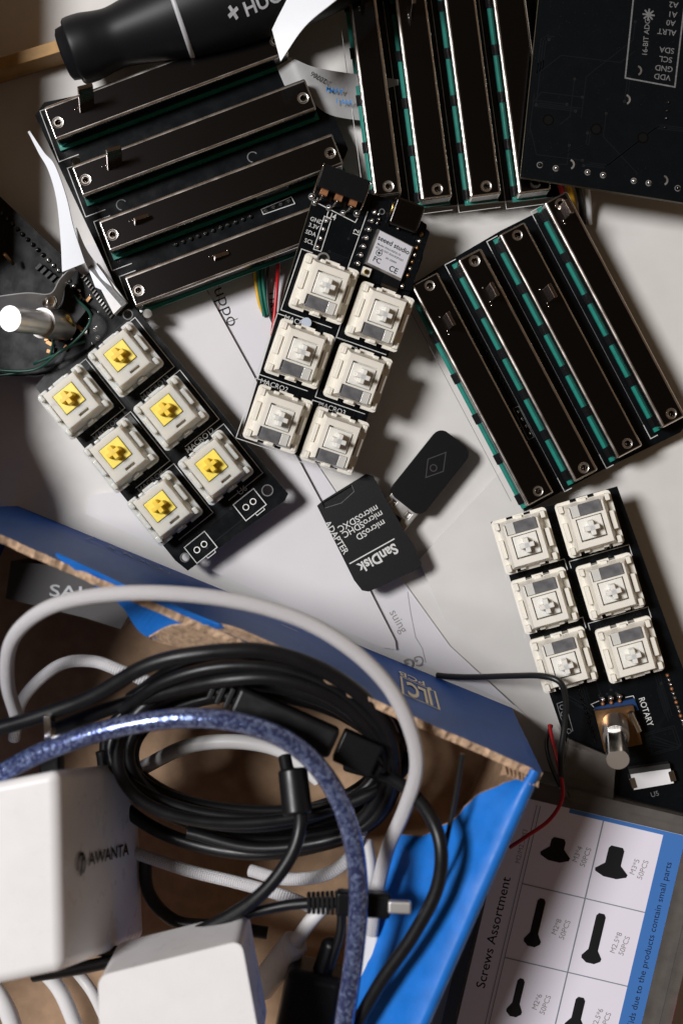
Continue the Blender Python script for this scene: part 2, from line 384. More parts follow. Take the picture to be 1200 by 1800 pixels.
def dots(root, name, pts):
    for (x, y, z, r, m) in pts:
        k = (round(r, 3), m)
        if k not in DOT:
            bb = MB(); bb.ball((0, 0, 0), r, m, 1.15, 10); DOT[k] = bb.build(name, root); DOT[k].location = (x, y, z); continue
        o = DOT[k].copy(); o.name = name; COL.objects.link(o); o.parent = root; o.location = (x, y, z); o.matrix_parent_inverse = Matrix()
DOT = {}
class Dots:
    def __init__(s): s.p = []
    def ball(s, c, r, m, sz=1, n=8): s.p.append((c[0], c[1], c[2], r, m))
    def build(s, name, root): dots(root, name, s.p)
def pins_under(b, pts, z=-.16, l=.5):
    for (x, y) in pts: b.cyl((x, y, z-l), .045, l, 'solder', 8)

def pcb_poly(fr, px, h=0.0): return [fr.L(u, v, h) for u, v in px]
POLY = [None]
def inside(p, poly, mg=.12):
    def pin(x, y):
        c = False; j = len(poly)-1
        for i in range(len(poly)):
            a, b_ = poly[i], poly[j]
            if (a.y > y) != (b_.y > y) and x < (b_.x-a.x)*(y-a.y)/(b_.y-a.y)+a.x: c = not c
            j = i
        return c
    return all(pin(p[0]+dx, p[1]+dy) for dx in (-mg, mg+.1) for dy in (-mg, mg+.1))
def pcb_board(root, poly, cuts=(), top='pcb', name='circuit_board', th=.16):
    b = MB(); b.prism(poly, -th, 0, top, 'pcb_edge'); POLY[0] = [Vector(p) for p in poly]
    cu = None
    if cuts:
        cu = MB()
        for (x, y, r) in cuts: cu.cyl((x, y, -1), r, 2, 'pcb_edge', 16)
    return b.build(name, root, cut=cu)
def solder(b, x, y, r=.075, m='solder'): b.ring((x, y, .004), r*.8, r*1.25, 'silk_dim', 12); b.ball((x, y, .0), r, m, 1.2, 8)

mat('trace', (.006, .008, .0095), .26, spec=.3); mat('via', (.03, .03, .03), .3, .5)
def traces(root, x0, x1, y0, y1, n, seed, v=True):
    rs = random.Random(seed); b = MB(); z = .0015
    for i in range(n):
        x = rs.uniform(x0, x1); y = rs.uniform(y0, y1); pts = [(x, y)]; d = rs.choice([0, 2, 4, 6])
        for k in range(rs.randint(2, 4)):
            l = rs.uniform(.3, 1.8); a = d*PI/4; x = min(x1, max(x0, x+l*math.cos(a))); y = min(y1, max(y0, y+l*math.sin(a)))
            if (Vector((x, y))-Vector(pts[-1])).length > .1 and inside((x, y), POLY[0]) and inside(pts[0], POLY[0]) and inside(((x+pts[-1][0])/2, (y+pts[-1][1])/2), POLY[0]): pts.append((x, y))
            d += rs.choice([-1, 1])
        if len(pts) > 1:
            for o in range(rs.choice([1, 1, 2, 3])): b.line([(p[0]+o*.07, p[1]+o*.05) for p in pts], .028, z+.00001*i, 'trace')
            b.ring((*pts[0], z+.0008), .018, .04, 'via', 10)
    b.build('copper_trace', root)

# ------------------------------------------------------------------ centre macro board (cream switches, radio module)
F = Fr(572, 640, 1.5, -18.2, ty=10, tx=6)
root = thing('macro_board', 'black key board with six cream switches and a radio module, topmost in the centre', 'circuit board', F.M, 'small key boards')
out = [(560, 315), (690, 352), (750, 395), (742, 455), (718, 520), (612, 832), (424, 766)]
bead = F.L(537, 567)
hol = F.L(568, 455)
pcb_board(root, pcb_poly(F, out), [(hol.x, hol.y, .13)])
sws = [(569, 508), (667, 557), (526, 622), (629, 664), (488, 737), (588, 775)]
for i, (u, v) in enumerate(sws):
    q = F.L(u, v, .6); make_switch('cream', root, q.x, q.y)
b = MB(); Z = .004
for i, (u, v) in enumerate(sws):
    q = F.L(u, v, .6); x, y = q.x, q.y
    b.line([(x-.55, y+.86), (x-.88, y+.86), (x-.88, y-.9), (x+.62, y-.9)], .022, Z, 'silk')
    nm = ['MACRO1', 'MACRO4', 'MACRO2', 'MACRO3', '', ''][i]
    if nm: b.text(nm, .20, (x-.32, y-1.06, Z), 0, 'silk', .0)
def txt(F, s, u, v, size, ang=0, m='silk', bold=.004, sx=1, z=.004): q = F.L(u, v); b.text(s, size, (q.x, q.y, z), ang, m, bold, sx=sx)
for s, u, v in (('GND', 556, 388), ('3.3V', 551, 398), ('SDA', 546, 410), ('SCL', 543, 425)): txt(F, s, u, v, .16)
txt(F, 'U4', 582, 380, .24); txt(F, 'J2', 626, 408, .22, 90)
b.line([F.L(*p) for p in [(583, 386), (570, 380), (551, 438), (564, 442), (581, 388)]], .022, Z, 'silk')
b.line([F.L(*p) for p in [(558, 347), (556, 356), (624, 391), (628, 384)]], .022, Z, 'silk')
b.line([F.L(*p) for p in [(646, 372), (610, 474)]], .022, Z, 'silk')
b.build('silkscreen', root)
b = Dots()
for (u, v) in [(573, 388), (568, 403), (563, 419), (558, 434)]: q = F.L(u, v); b.ball((q.x, q.y, .01), .07, 'solder')
b.build('solder_joint', root)
b = MB(); b.ring((hol.x, hol.y, .005), .13, .18, 'steel_rough', 20)
b.build('plated_hole', root)
b = MB(); b.cyl((bead.x, bead.y, .0), .14, .22, 'bead', 16); b.build('spacer_post', root, bevel=.03)
# audio style connector with copper fingers at the top
b = MB(); cq = F.L(598, 330); b.box((cq.x, cq.y+.05, .33), (1.35, .62, .66), 'black_plastic'); b.build('connector', root, bevel=.02)
k = root.children[-1]
b = MB()
for i in range(3):
    x = cq.x-.42+.42*i; b.box((x, cq.y-.33, .38), (.2, .16, .26), 'copper'); b.tube([(x, cq.y-.4, .34), (x-.03, cq.y-.52, .2), (x-.1, cq.y-.6, .03)], .03, 'steel', 8)
    solder(b, x-.12, cq.y-.62, .07)
for sx in (-1, 1): b.tube([(cq.x+sx*.68, cq.y+.35, .7), (cq.x+sx*.69, cq.y-.35, .4), (cq.x+sx*.66, cq.y-.5, .04)], .02, 'steel', 6); solder(b, cq.x+sx*.66, cq.y-.5, .08)
b.build('contact', k)
# radio module
mq = F.L(695, 425); 
md = MB(); md.prism([F.L(*p, .14) for p in [(655, 352), (700, 355), (755, 408), (722, 512), (630, 492)]], .06, .14, 'pcb', 'pcb'); mo = md.build('radio_module', root)
b = MB(); can = [F.L(*p, .34) for p in [(664, 402), (728, 434), (704, 494), (642, 463)]]; b.prism(can, .14, .30, 'steel_rough'); b.build('shield_can', mo, bevel=.02)
b = MB(); stk = [F.L(*p, .34) for p in [(668, 405), (725, 434), (705, 489), (646, 461)]]; b.prism(stk, .301, .306, 'sticker')
so = stk[0]; sxv = (stk[1]-stk[0]); syv = (stk[3]-stk[0])
ma = math.degrees(math.atan2(sxv.y, sxv.x))
def st(s, a, c, size, m='ink', bold=.008, dx=0): p = so+sxv*a+syv*c; b.text(s, size, (p.x, p.y, .31), ma+dx, m, bold)
st('seeed studio', .5, .2, .19, bold=.016); st('Model: XIAO-ESP32-S3', .42, .38, .075, bold=.004); st('FCC ID:Z4T-XIAOESP32S3', .48, .49, .075, bold=.004)
st('FC', .22, .82, .2, bold=.01); st('CE', .74, .86, .22, bold=.01); st('201-220909', .58, .64, .07, bold=.004)
p = so+sxv*.2+syv*.6; b.ring((p.x, p.y, .31), .075, .09, 'ink', 18); b.line([(p.x-.07, p.y), (p.x+.07, p.y)], .012, .31, 'ink'); b.line([(p.x, p.y-.07), (p.x, p.y+.07)], .012, .311, 'ink'); b.box((p.x, p.y-.0, .309), (.06, .05, .002), 'ink')
b.build('sticker', mo)
b = Dots()
for i in range(7):
    t = i/6; q = F.L(658+(629-658)*t, 373+(463-373)*t, .14); b.ball((q.x, q.y, .12), .085, 'solder', 1.1, 10)
    q = F.L(740+(716-740)*t, 412+(484-412)*t, .14); b.ball((q.x, q.y, .12), .075, 'solder' if i % 2 else 'brass_dark', 1.1, 10)
q = F.L(706, 503, .14); b.ball((q.x, q.y, .12), .09, 'solder', 1, 10)
b.build('solder_joint', mo)
b = MB(); q = F.L(643, 478, .2); b.box((q.x, q.y, .2), (.24, .24, .14), 'cream'); b.cyl((q.x, q.y, .27), .07, .04, 'gold', 14); b.cyl((q.x, q.y, .3), .03, .03, 'void', 10); b.build('antenna_socket', mo)
b = MB(); q0 = F.L(674, 489, .2); q1 = F.L(702, 500, .2); d = (q1-q0); n = Vector((-d.y, d.x)).normalized()
c = (q0+q1)/2; b.box((c.x, c.y, .18), (d.length, .28, .1), 'black_plastic', math.atan2(d.y, d.x))
for i in range(15):
    for sgn in (-1, 1):
        p = q0+d*((i+.5)/15)+n*.17*sgn; b.box((p.x, p.y, .16), (.022, .09, .03), 'steel', math.atan2(d.y, d.x))
b.build('board_connector', mo)
b = MB(); q = F.L(712, 383, .4); aq = -18+F_ang if False else 0
b.box((q.x, q.y+.08, .36), (.86, .78, .32), 'metal'); b.build('usb_socket', mo, bevel=.1, seg=4)
b = MB(); q0 = F.L(691, 358, .54); q1 = F.L(682, 396, .2); b.tube([(q0.x, q0.y, .54), (q1.x, q1.y, .2)], .028, 'gold', 8, 2)
q0 = F.L(734, 378, .5); q1 = F.L(722, 412, .2); b.tube([(q0.x, q0.y, .5), (q1.x, q1.y, .2)], .02, 'steel', 8, 2)
for (u, v) in [(694, 396), (699, 402), (716, 398), (720, 404), (666, 385), (665, 377), (663, 392)]: q = F.L(u, v, .2); b.ball((q.x, q.y, .2), .045, 'solder', 1, 8)
q = F.L(671, 372, .16); b.ring((q.x, q.y, .145), .06, .085, 'silk_dim', 16)
b.build('pin', mo)
traces(root, -1.4, 1.4, -3.2, 3.9, 26, 1)
b = MB(); pins_under(b, [(-1.2, 3), (1.4, 2.6), (-1.3, -2.3), (1.3, -2.6), (-1.3, 0), (1.2, 0)], l=.55); b.build('pins', root)

# ------------------------------------------------------------------ left macro board (milky housings, yellow stems)
F = Fr(295, 745, 1.15, 38.6, ty=-2)
root = thing('macro_board', 'black key board with six milky switches and yellow stems, on the left', 'circuit board', F.M, 'small key boards')
out = [(236, 540), (506, 868), (500, 880), (330, 1003), (308, 985), (62, 680), (158, 560), (130, 505), (170, 465)]
hs = [(225, 553, .12), (325, 980, .11), (470, 862, .14)]
cuts = []
for u, v, r in hs: q = F.L(u, v); cuts.append((q.x, q.y, r))
pcb_board(root, pcb_poly(F, out), cuts)
sws = [(221, 632), (301, 726), (379, 822), (133, 706), (213, 800), (290, 893)]
for i, (u, v) in enumerate(sws):
    q = F.L(u, v, .6); h = make_switch('yellow', root, q.x, q.y)
b = MB()
for i, (u, v) in enumerate(sws):
    q = F.L(u, v, .6); x, y = q.x, q.y
    b.line([(x+.4, y+.88), (x+.9, y+.88), (x+.9, y-.9), (x-.35, y-.9)], .022, Z, 'silk')
    nm = ['MACRO13', 'MACRO12', '', 'MACRO8', 'MACRO9', ''][i]
    if nm: b.text(nm, .22, (x+.1, y-1.03, Z), 0, 'silk_dim' if i != 1 else 'silk', .003)
for (u, v) in [(438, 887), (352, 962)]:
    c = F.L(u, v); x, y = c.x, c.y
    b.line([(x-.36, y+.28), (x+.38, y+.28), (x+.38, y-.3), (x-.36, y-.3)], .026, Z, 'silk', True); b.line([(x-.02, y-.32), (x-.02, y-.38), (x+.26, y-.38), (x+.26, y-.32)], .022, Z, 'silk')
    for sx in (-.12, .14): b.ring((x+sx, y, Z), .07, .095, 'steel_rough', 16); b.disc((x+sx, y, .003), .07, 'void')  # dark discs stand in for the shaded pin holes
txt(F, 'U6', 426, 862, .24, 0)
for k in range(4): b.line([F.L(210+k*5, 716+k*3), F.L(234+k*5, 745+k*3)], .02, .003, 'silk_dim')
b.build('silkscreen', root)
b = MB()
for x, y, r in cuts: b.ring((x, y, .004), r, r+.03, 'silk_dim', 20)
b.build('hole_ring', root)
b = MB(); q = F.L(108, 703, 1.1); b.text('GATERON', .17, (q.x+.03, q.y+.02, 1.113), 0, 'silk', .004, sx=1.05)
b.build('maker_mark', root)
# flat cable connector, white
b = MB(); c1 = [F.L(*p, .3) for p in [(158, 470), (172, 462), (222, 530), (200, 552)]]; b.prism(c1, .02, .3, 'white_plastic')
fc = b.build('cable_connector', root, bevel=.02)
b = MB(); c1 = [F.L(*p, .38) for p in [(155, 470), (161, 465), (223, 533), (215, 540)]]; b.prism(c1, .31, .38, 'silk_dim')
b.build('latch', fc, bevel=.01)
b = MB()
for i in range(14):
    t = i/13; q = F.L(147+(196-147)*t, 486+(556-486)*t, .05); b.box((q.x, q.y, .04), (.12, .035, .06), 'steel', R(10))
b.build('contact', fc)
b = MB()
for (u, v) in [(150, 545), (158, 560), (168, 578), (172, 594), (140, 560), (128, 574), (150, 585), (118, 590)]: q = F.L(u, v); solder(b, q.x, q.y, .06)
for k in range(7): q = F.L(120+random.random()*45, 520+random.random()*70); b.box((q.x, q.y, .05), (.16, .08, .1), random.choice(['black_plastic', 'steel_rough', 'brass_dark']), random.random()*3)
b.build('component', root)
traces(root, -1.7, 1.5, -3.9, 2.9, 40, 2)
b = MB(); pins_under(b, [(-1.3, 3), (1.4, 3), (-1.3, -3), (1.3, -3), (0, 0)], l=.5); b.build('pins', root)

# ------------------------------------------------------------------ right macro board (upside down, rotary encoder)
F = Fr(1040, 1120, 1.35, 196.5, ty=7)
root = thing('macro_board', 'black key board with six cream switches and a rotary encoder, on the right', 'circuit board', F.M, 'small key boards')
out = [(862, 918), (1084, 855), (1190, 1150), (1260, 1330), (1260, 1480), (1078, 1408), (1080, 1352), (1040, 1322), (995, 1308)]
pcb_board(root, pcb_poly(F, out))
sws = [(923, 951), (1035, 921), (957, 1056), (1072, 1031), (990, 1160), (1106, 1142)]
for i, (u, v) in enumerate(sws):
    q = F.L(u, v, .6); make_switch('cream', root, q.x, q.y)
b = MB()
for i, (u, v) in enumerate(sws):
    q = F.L(u, v, .6); x, y = q.x, q.y
    if i > 1: b.line([(x+.86, y-.72), (x+.86, y-.92), (x-.86, y-.92), (x-.86, y-.6)], .022, Z, 'silk')
    nm = ['', '', 'MACRO12', 'MACRO9', 'MACRO13', 'MACRO8'][i]
    if nm: b.text(nm, .21, (x-.15, y-1.05, Z), 0, 'silk', .003)
txt(F, 'ROTARY', 1134, 1251, .24, 92, sx=.9)
b.line([F.L(*p) for p in [(1045, 1245), (1038, 1238), (1052, 1232)]], .02, Z, 'silk'); b.line([F.L(*p) for p in [(1098, 1226), (1112, 1223), (1116, 1232)]], .02, Z, 'silk')
b.line([F.L(*p) for p in [(978, 1237), (992, 1232), (1006, 1284), (998, 1290), (985, 1262)]], .02, Z, 'silk_dim', True)
for (u, v) in [(987, 1243), (989, 1255), (999, 1285)]: q = F.L(u, v); b.ring((q.x, q.y, Z), .05, .075, 'silk_dim', 14)
b.line([F.L(*p) for p in [(1115, 1350), (1110, 1372)]], .02, Z, 'silk_dim'); txt(F, 'U5', 1150, 1396, .2, 180, 'silk_dim')
b.build('silkscreen', root)
b = Dots()
for i in range(12): t = i/11; q = F.L(1017+(1045-1017)*t, 1212+(1302-1212)*t); b.ball((q.x, q.y, 0), .05, 'metal', .8, 8)
for i in range(13): t = i/12; q = F.L(1172+(1203-1172)*t, 1187+(1282-1187)*t); b.ball((q.x, q.y, 0), .055, 'solder' if i % 3 else 'copper', .9, 8)
b.build('solder_joint', root)
enc = MB(); enc.prism([F.L(*p, .1) for p in [(1043, 1244), (1114, 1228), (1122, 1248), (1050, 1262)]], .01, .1, 'blue_pcb'); eo = enc.build('rotary_encoder', root)
b = MB(); b.prism([F.L(*p, .35) for p in [(1044, 1250), (1112, 1240), (1128, 1308), (1062, 1322)]], .1, .35, 'brass_dark'); b.build('encoder_body', eo, bevel=.03)
b = Dots()
for (u, v) in [(1058, 1229), (1073, 1227), (1088, 1224)]: q = F.L(u, v, .2); b.ball((q.x, q.y, .18), .085, 'solder', 1, 12); q = F.L(u+1, v+9, .2); b.ball((q.x, q.y, .14), .06, 'copper', 1, 8)
b.build('solder_joint', eo)
a = F.L(1080, 1272, .35); e = F.L(1085, 1335, 2.2)
A = Vector((a.x, a.y, .35)); E = Vector((e.x, e.y, 2.2)); ax = (E-A).normalized(); Q = ax.to_track_quat('Z', 'Y').to_matrix().to_4x4(); Ts = Matrix.Translation(A) @ Q; LL = (E-A).length
b = MB(); b.cyl((0, 0, 0), .36, .55*LL*.7, 'steel_rough', 24, M=Ts); b.build('bushing', eo, bevel=.03)
b = MB()
ang0 = 2.4
uu = (Ts.inverted() @ F.I).to_3x3() @ Vector((-.25, .1, 1)); ang0 = math.atan2(uu.y, uu.x)
sec = [(.30*math.cos(t), .30*math.sin(t)) for t in [ang0+R(35)+R(290)*i/22 for i in range(23)]]
b.prism(sec, .3*LL, LL, 'glint_metal', 'steel', M=Ts); b.build('shaft', eo, bevel=.025)
b = MB(); p0 = F.L(1108, 1255, .8); p1 = F.L(1122, 1285, .45); b.tube([(p0.x, p0.y, .6), (p1.x, p1.y, .45)], .09, 'steel', 10, 2); b.build('bracket', eo)
b = MB(); b.prism([F.L(*p, .3) for p in [(1108, 1362), (1178, 1352), (1184, 1378), (1114, 1390)]], 0, .22, 'white_plastic'); 
b.prism([F.L(*p, .3) for p in [(1104, 1352), (1176, 1342), (1177, 1351), (1106, 1361)]], 0, .3, 'grey_case')
for (u, v) in [(1112, 1376), (1180, 1364)]: q = F.L(u, v, .2); b.box((q.x, q.y, .12), (.16, .3, .26), 'steel', 0)
b.build('cable_connector', root, bevel=.02)
traces(root, -1.5, 1.5, -3.6, 3.6, 36, 3)
b = MB(); pins_under(b, [(-1.2, 3), (1.2, 3), (-1.2, -3), (1.3, -3)], l=.7); b.build('pins', root)

# ------------------------------------------------------------------ slide potentiometers
def fader(root, x, y, L, Wd, hgt, lever_t, teal_side, lev_h=.95, lev_tilt=(0, 0), n_dash=5, ends=True):
    """cover runs along local +x from (x,y), body width Wd in y; lever_t in 0..1 along it"""
    b = MB(); b.box((x+L/2, y, hgt/2+.09), (L, Wd, hgt), 'metal')
    cu = MB()
    for sx in (.035, .965): cu.cyl((x+L*sx, y-.05*Wd, hgt-.3), .085, 1, 'void', 16)
    c = b.build('slide_potentiometer', root, bevel=.075, seg=3, cut=cu)
    c.data.materials.append(MAT['metal_edge']); c.modifiers['bevel'].material = len(c.data.materials)-1  # bevels take the paler metal as coloured-in edge highlights
    b = MB(); b.box((x+L/2, y+teal_side*.045, .05), (L+.08, Wd+.06, .08), 'teal')
    if n_dash:
        for i in range(n_dash+1):
            xx = x+.25+(L-.5)*i/n_dash; b.box((xx, y+teal_side*(Wd/2+.05), .08), (.3, .12, .08), 'black_plastic')
    b.build('base', c)
    b = MB()
    for sx in (.035, .965): b.ring((x+L*sx, y-.05*Wd, hgt+.095), .087, .118, 'metal_edge', 18)
    b.build('eyelet', c)
    lx = x+L*lever_t
    T = Matrix.Translation((lx, y, hgt)) @ Matrix.Rotation(lev_tilt[0], 4, 'Y') @ Matrix.Rotation(lev_tilt[1], 4, 'X')
    b = MB(); b.box((0, 0, lev_h/2-.15), (.42, .11, lev_h+.3), 'lever_metal', M=T)
    b.build('lever', c, bevel=.02)
    b = MB()
    for k in (-.3, -.2, .24): b.ball((lx+k, y+.12, hgt+.11), .03, 'steel', 1, 6)
    b.build('rivet', c)
    return c

# left fader board
F = Fr(330, 320, .78, 20.6, ty=0)
root = thing('fader_board', 'black board with four slide faders and tall levers, at the upper left', 'circuit board', F.M, 'fader boards')
hz = .75
poly = [(62, 203), (78, 180), (480, 95), (548, 118), (612, 262), (560, 380), (240, 552), (214, 525)]
pcb_board(root, pcb_poly(F, poly), [(F.L(133, 283).x, F.L(133, 283).y, .14)])
rows = [((72, 189), (101, 246), .13, .0), ((121, 292), (149, 345), .13, 0), ((169, 388), (196, 442), .13, 0), ((216, 486), (240, 540), .36, 0)]
for i, (a, c, t, _) in enumerate(rows):
    h = .78; p = F.L(*a, h); q = F.L(*c, h); wd = abs(p.y-q.y); x0 = (p.x+q.x)/2
    fader(root, x0, (p.y+q.y)/2, 7.0, wd, .68, t+.03, -1, lev_h=[1.15, 1.0, .35, .25][i], lev_tilt=(R(14), R(-12)), n_dash=0)
b = MB()
for i, (a, c, t, _) in enumerate(rows):
    p = F.L(*a, .78); q = F.L(*c, .78); x0 = (p.x+q.x)/2; y0 = p.y; y1 = q.y
    b.line([(x0+.3, y0+.22), (x0-.2, y0+.22), (x0-.2, y1-.32), (x0+.4, y1-.32)], .022, Z, 'silk')
cc = F.L(252, 277)
for (u, v) in [(250, 272), (420, 470), (216, 440), (214, 360), (444, 276)]: q = F.L(u, v); b.ring((q.x, q.y, Z), .13, .16, 'silk_dim', 20, 20, 250)
q0 = F.L(461, 373); q1 = F.L(511, 352); q2 = F.L(517, 366)
b.line([F.L(*p) for p in [(459, 368), (512, 346), (518, 358), (463, 377)]], .02, Z, 'silk', True)
b.build('silkscreen', root)
b = Dots()
for i in range(11): t = i/10; q = F.L(309+(440-309)*t, 430+(381-430)*t); b.ball((q.x, q.y, .05), .065, 'solder', 1.3, 8)
for i in range(4): t = i/3; q = F.L(467+(507-467)*t, 370+(353-370)*t); b.ball((q.x, q.y, .03), .06, 'solder', 1, 8)
b.build('solder_joint', root)
b = MB(); pins_under(b, [F.L(100, 230), F.L(250, 520), F.L(560, 350), F.L(530, 150), F.L(180, 380)], l=.5); b.build('pins', root)

# right fader board
F = Fr(955, 620, .78, 117.8, ty=0)
root = thing('fader_board', 'black board with four slide faders, tilted, right of the centre key board', 'circuit board', F.M, 'fader boards')
pcb_board(root, pcb_poly(F, [(716, 505), (800, 452), (880, 405), (990, 350), (1205, 745), (1195, 760), (1060, 825), (975, 870), (922, 900)]))
# rows: pixel of the cover's lower-left and lower-right end corner
rows = [((926, 888), (974, 868), .92), ((1009, 846), (1052, 828), .90), ((1085, 806), (1129, 783), .73), ((1163, 750), (1206, 734), .96)]
for i, (a, c, t) in enumerate(rows):
    p = F.L(*a, .78); q = F.L(*c, .78); wd = abs(p.y-q.y)+.02; x0 = (p.x+q.x)/2
    fader(root, x0, (p.y+q.y)/2, 7.0+.05*i, wd, .68, [.80, .82, .70, .93][i], 1, lev_h=.7, lev_tilt=(R(0), R(4)), n_dash=5)
b = MB()
for i, (a, c, t) in enumerate(rows):
    p = F.L(*a, .78); q = F.L(*c, .78); x0 = (p.x+q.x)/2; y0 = p.y
    b.line([(x0+.3, y0+.25), (x0-.15, y0+.25), (x0-.15, y0+.02)], .022, Z, 'silk'); b.line([(x0+.3, y0+.25), (x0+6.9, y0+.25)], .014, Z, 'silk_dim')
    b.line([(x0+6.8, y0+.25), (x0+7.2, y0+.25), (x0+7.2, y0-.1)], .022, Z, 'silk')
b.line([F.L(*p) for p in [(901, 718), (911, 714), (938, 768), (928, 773)]], .02, Z, 'silk_dim', True)
b.build('silkscreen', root)
b = Dots()
for i in range(14):
    t = i/13; q = F.L(829+(892-829)*t, 576+(692-576)*t); b.ball((q.x, q.y, .02), .06, 'metal', 1.1, 8); b.ball((q.x, q.y+.16, .02), .05, 'metal', 1, 8)
for i in range(4): t = i/3; q = F.L(909+(930-909)*t, 724+(762-724)*t); b.ball((q.x, q.y, .02), .055, 'metal_edge', 1, 8)
b.build('solder_joint', root)
b = MB(); pins_under(b, [F.L(740, 500), F.L(930, 870), F.L(1180, 740), F.L(985, 380)], l=.5); b.build('pins', root)

# top right fader board (runs off the top of the frame)
F = Fr(800, 180, .78, 97.5, ty=0)
root = thing('fader_board', 'black board with slide faders running up out of the photo, at the top', 'circuit board', F.M, 'fader boards')
pcb_board(root, pcb_poly(F, [(650, 340), (612, -120), (1010, -140), (985, 345), (735, 366)]))
rows = [((658, 345), (706, 342)), ((740, 350), (795, 347)), ((826, 346), (881, 341)), ((911, 340), (968, 334))]
for i, (a, c) in enumerate(rows):
    p = F.L(*a, .78); q = F.L(*c, .78); wd = abs(p.y-q.y)+.02; x0 = (p.x+q.x)/2
    fader(root, x0, (p.y+q.y)/2, 7.3, wd, .68, [.76, .74, .9, .9][i], 1, lev_h=.8, lev_tilt=(R(2), R(0)), n_dash=5)
b = MB()
for i, (a, c) in enumerate(rows):
    p = F.L(*a, .78); q = F.L(*c, .78); x0 = (p.x+q.x)/2; y0 = p.y; y1 = q.y
    b.line([(x0+6, y0+.27), (x0-.2, y0+.27), (x0-.2, y1-.05)], .016, Z, 'silk')
b.build('silkscreen', root)
b = Dots()
for i in range(12): t = i/11; q = F.L(703+(716-703)*t, 10+(165-10)*t); b.ball((q.x, q.y, .02), .055, 'brass_dark', 1.1, 8)
b.build('solder_joint', root)
b = MB(); pins_under(b, [F.L(640, 320), F.L(760, 345), F.L(960, 330), F.L(640, 60)], l=.5); b.build('pins', root)

# plain black board lying face down over it
F = Fr(1080, 160, 2.05, -7, ty=0)
root = thing('bare_circuit_board', 'large plain black circuit board lying face down in the top right corner', 'circuit board', F.M)
pcb_board(root, pcb_poly(F, [(952, -60), (1300, -60), (1300, 372), (914, 311)]))
traces(root, -2.2, 2.6, -2.2, 3.2, 14, 4)
b = MB()
b.line([F.L(*p) for p in [(1113, -10), (1098, 137), (1185, 153), (1204, -10)]], .04, Z, 'silk_dim', True)
for s, u, v in (('VDD', 1163, 135), ('GND', 1166, 120), ('SCL', 1169, 104), ('SDA', 1171, 88), ('ALRT', 1171, 56), ('A0', 1178, 40), ('A1', 1181, 25), ('A2', 1183, 8)):
    txt(F, s, u, v, .22, 180, 'silk_dim', .006)
txt(F, '16-BIT ADC', 1135, 66, .20, 92, 'silk_dim', .008)
q = F.L(1139, 26)
for a in range(4): T = Matrix.Translation((q.x, q.y, Z+.001*a)) @ Matrix.Rotation(a*PI/4, 4, 'Z'); b.line([(-.17, 0), (.17, 0)], .045, 0, 'silk_dim', M=T)
for (u, v, r) in [(963, 211, .12), (1047, 227, .12), (1129, 242, .12)]: q = F.L(u, v); b.ring((q.x, q.y, Z), r, r+.035, 'metal', 20); b.disc((q.x, q.y, .003), r, 'void')  # rings round dark discs that stand in for shaded holes
b.build('silkscreen', root)
b = MB()
for (u, v) in [(948, 290), (976, 296), (1032, 303), (1059, 308), (1113, 318), (1139, 322), (1190, 331)]: q = F.L(u, v); solder(b, q.x, q.y, .07, 'metal' if u in (948, 1190) else 'solder')
for (u, v) in [(1000, 289), (1164, 317), (1118, 124), (1098, 175)]: q = F.L(u, v); b.ring((q.x, q.y, .005), .10, .15, 'steel_rough', 14, -60, 80)
for (u, v) in [(1174, 180), (1172, 195), (1170, 208), (1168, 224)]: q = F.L(u, v); b.ball((q.x, q.y, 0), .05, 'metal', 1, 8)
b.build('solder_joint', root)
b = MB()
for (u, v) in [(1000, 300), (1280, 340), (1280, -40), (1100, -40)]: q = F.L(u, v); b.cyl((q.x, q.y, -2.0), .14, 1.84, 'steel', 12)
b.build('standoff', root)

# ------------------------------------------------------------------ screwdriver
zc = 1.75; T = Fr(128, 92, zc, 19).M
prof = [(-.28, 0), (-.28, .60), (-.22, .72), (-.02, .76), (0, .86), (.1, .93), (.5, .93), (.9, .86), (1.25, .83), (1.7, .90), (2.3, 1.02), (3.2, 1.2), (4.2, 1.32), (5.5, 1.36), (7, 1.34), (8.5, 1.1), (9.5, .8)]
prof = [(a, r*.98) for a, r in prof]
root = thing('screwdriver', 'fat black screwdriver handle with a grey ring, at the top left', 'screwdriver', T)
def rad(a):
    for (a0, r0), (a1, r1) in zip(prof, prof[1:]):
        if a0 <= a <= a1 and a1 > a0: return r0+(r1-r0)*(a-a0)/(a1-a0)
    return prof[-1][1]
def lathe(b, prof, m, n=48):
    vs = []; fs = []
    for a, r in prof:
        for k in range(n): t = 2*PI*k/n; vs.append((a, r*math.cos(t), r*math.sin(t)))
    for i in range(len(prof)-1):
        for k in range(n): fs.append((i*n+k, i*n+(k+1) % n, (i+1)*n+(k+1) % n, (i+1)*n+k))
    b.add(vs, [f[::-1] for f in fs], m, True)
pf = []
for (a0, r0), (a1, r1) in zip(prof, prof[1:]):
    pf.append((a0, r0))
q = spline([Vector((a, r, 0)) for a, r in prof[4:]], 4)
b = MB(); lathe(b, prof[:5]+[(v.x, v.y) for v in q[1:]], 'handle'); b.build('handle', root)
b = MB(); r0 = 3.05; lathe(b, [(r0, rad(r0)+.0), (r0+.01, rad(r0)+.022), (r0+.12, rad(r0+.12)+.022), (r0+.13, rad(r0+.13))], 'ring_grey'); b.build('ring', root)
def wrap(v):
    r = rad(v.x)+.03; y = v.y; z = math.sqrt(max(.01, r*r-y*y)); return Vector((v.x, y, z))
b = MB(); b.text('HUO', .42, (5.4, -.84, 0), 4, 'ring_grey', .02, sx=1.2, fn=wrap)
b.text('+', .6, (4.55, -.86, 0), 20, 'ring_grey', .03, fn=wrap); b.build('brand_mark', root)
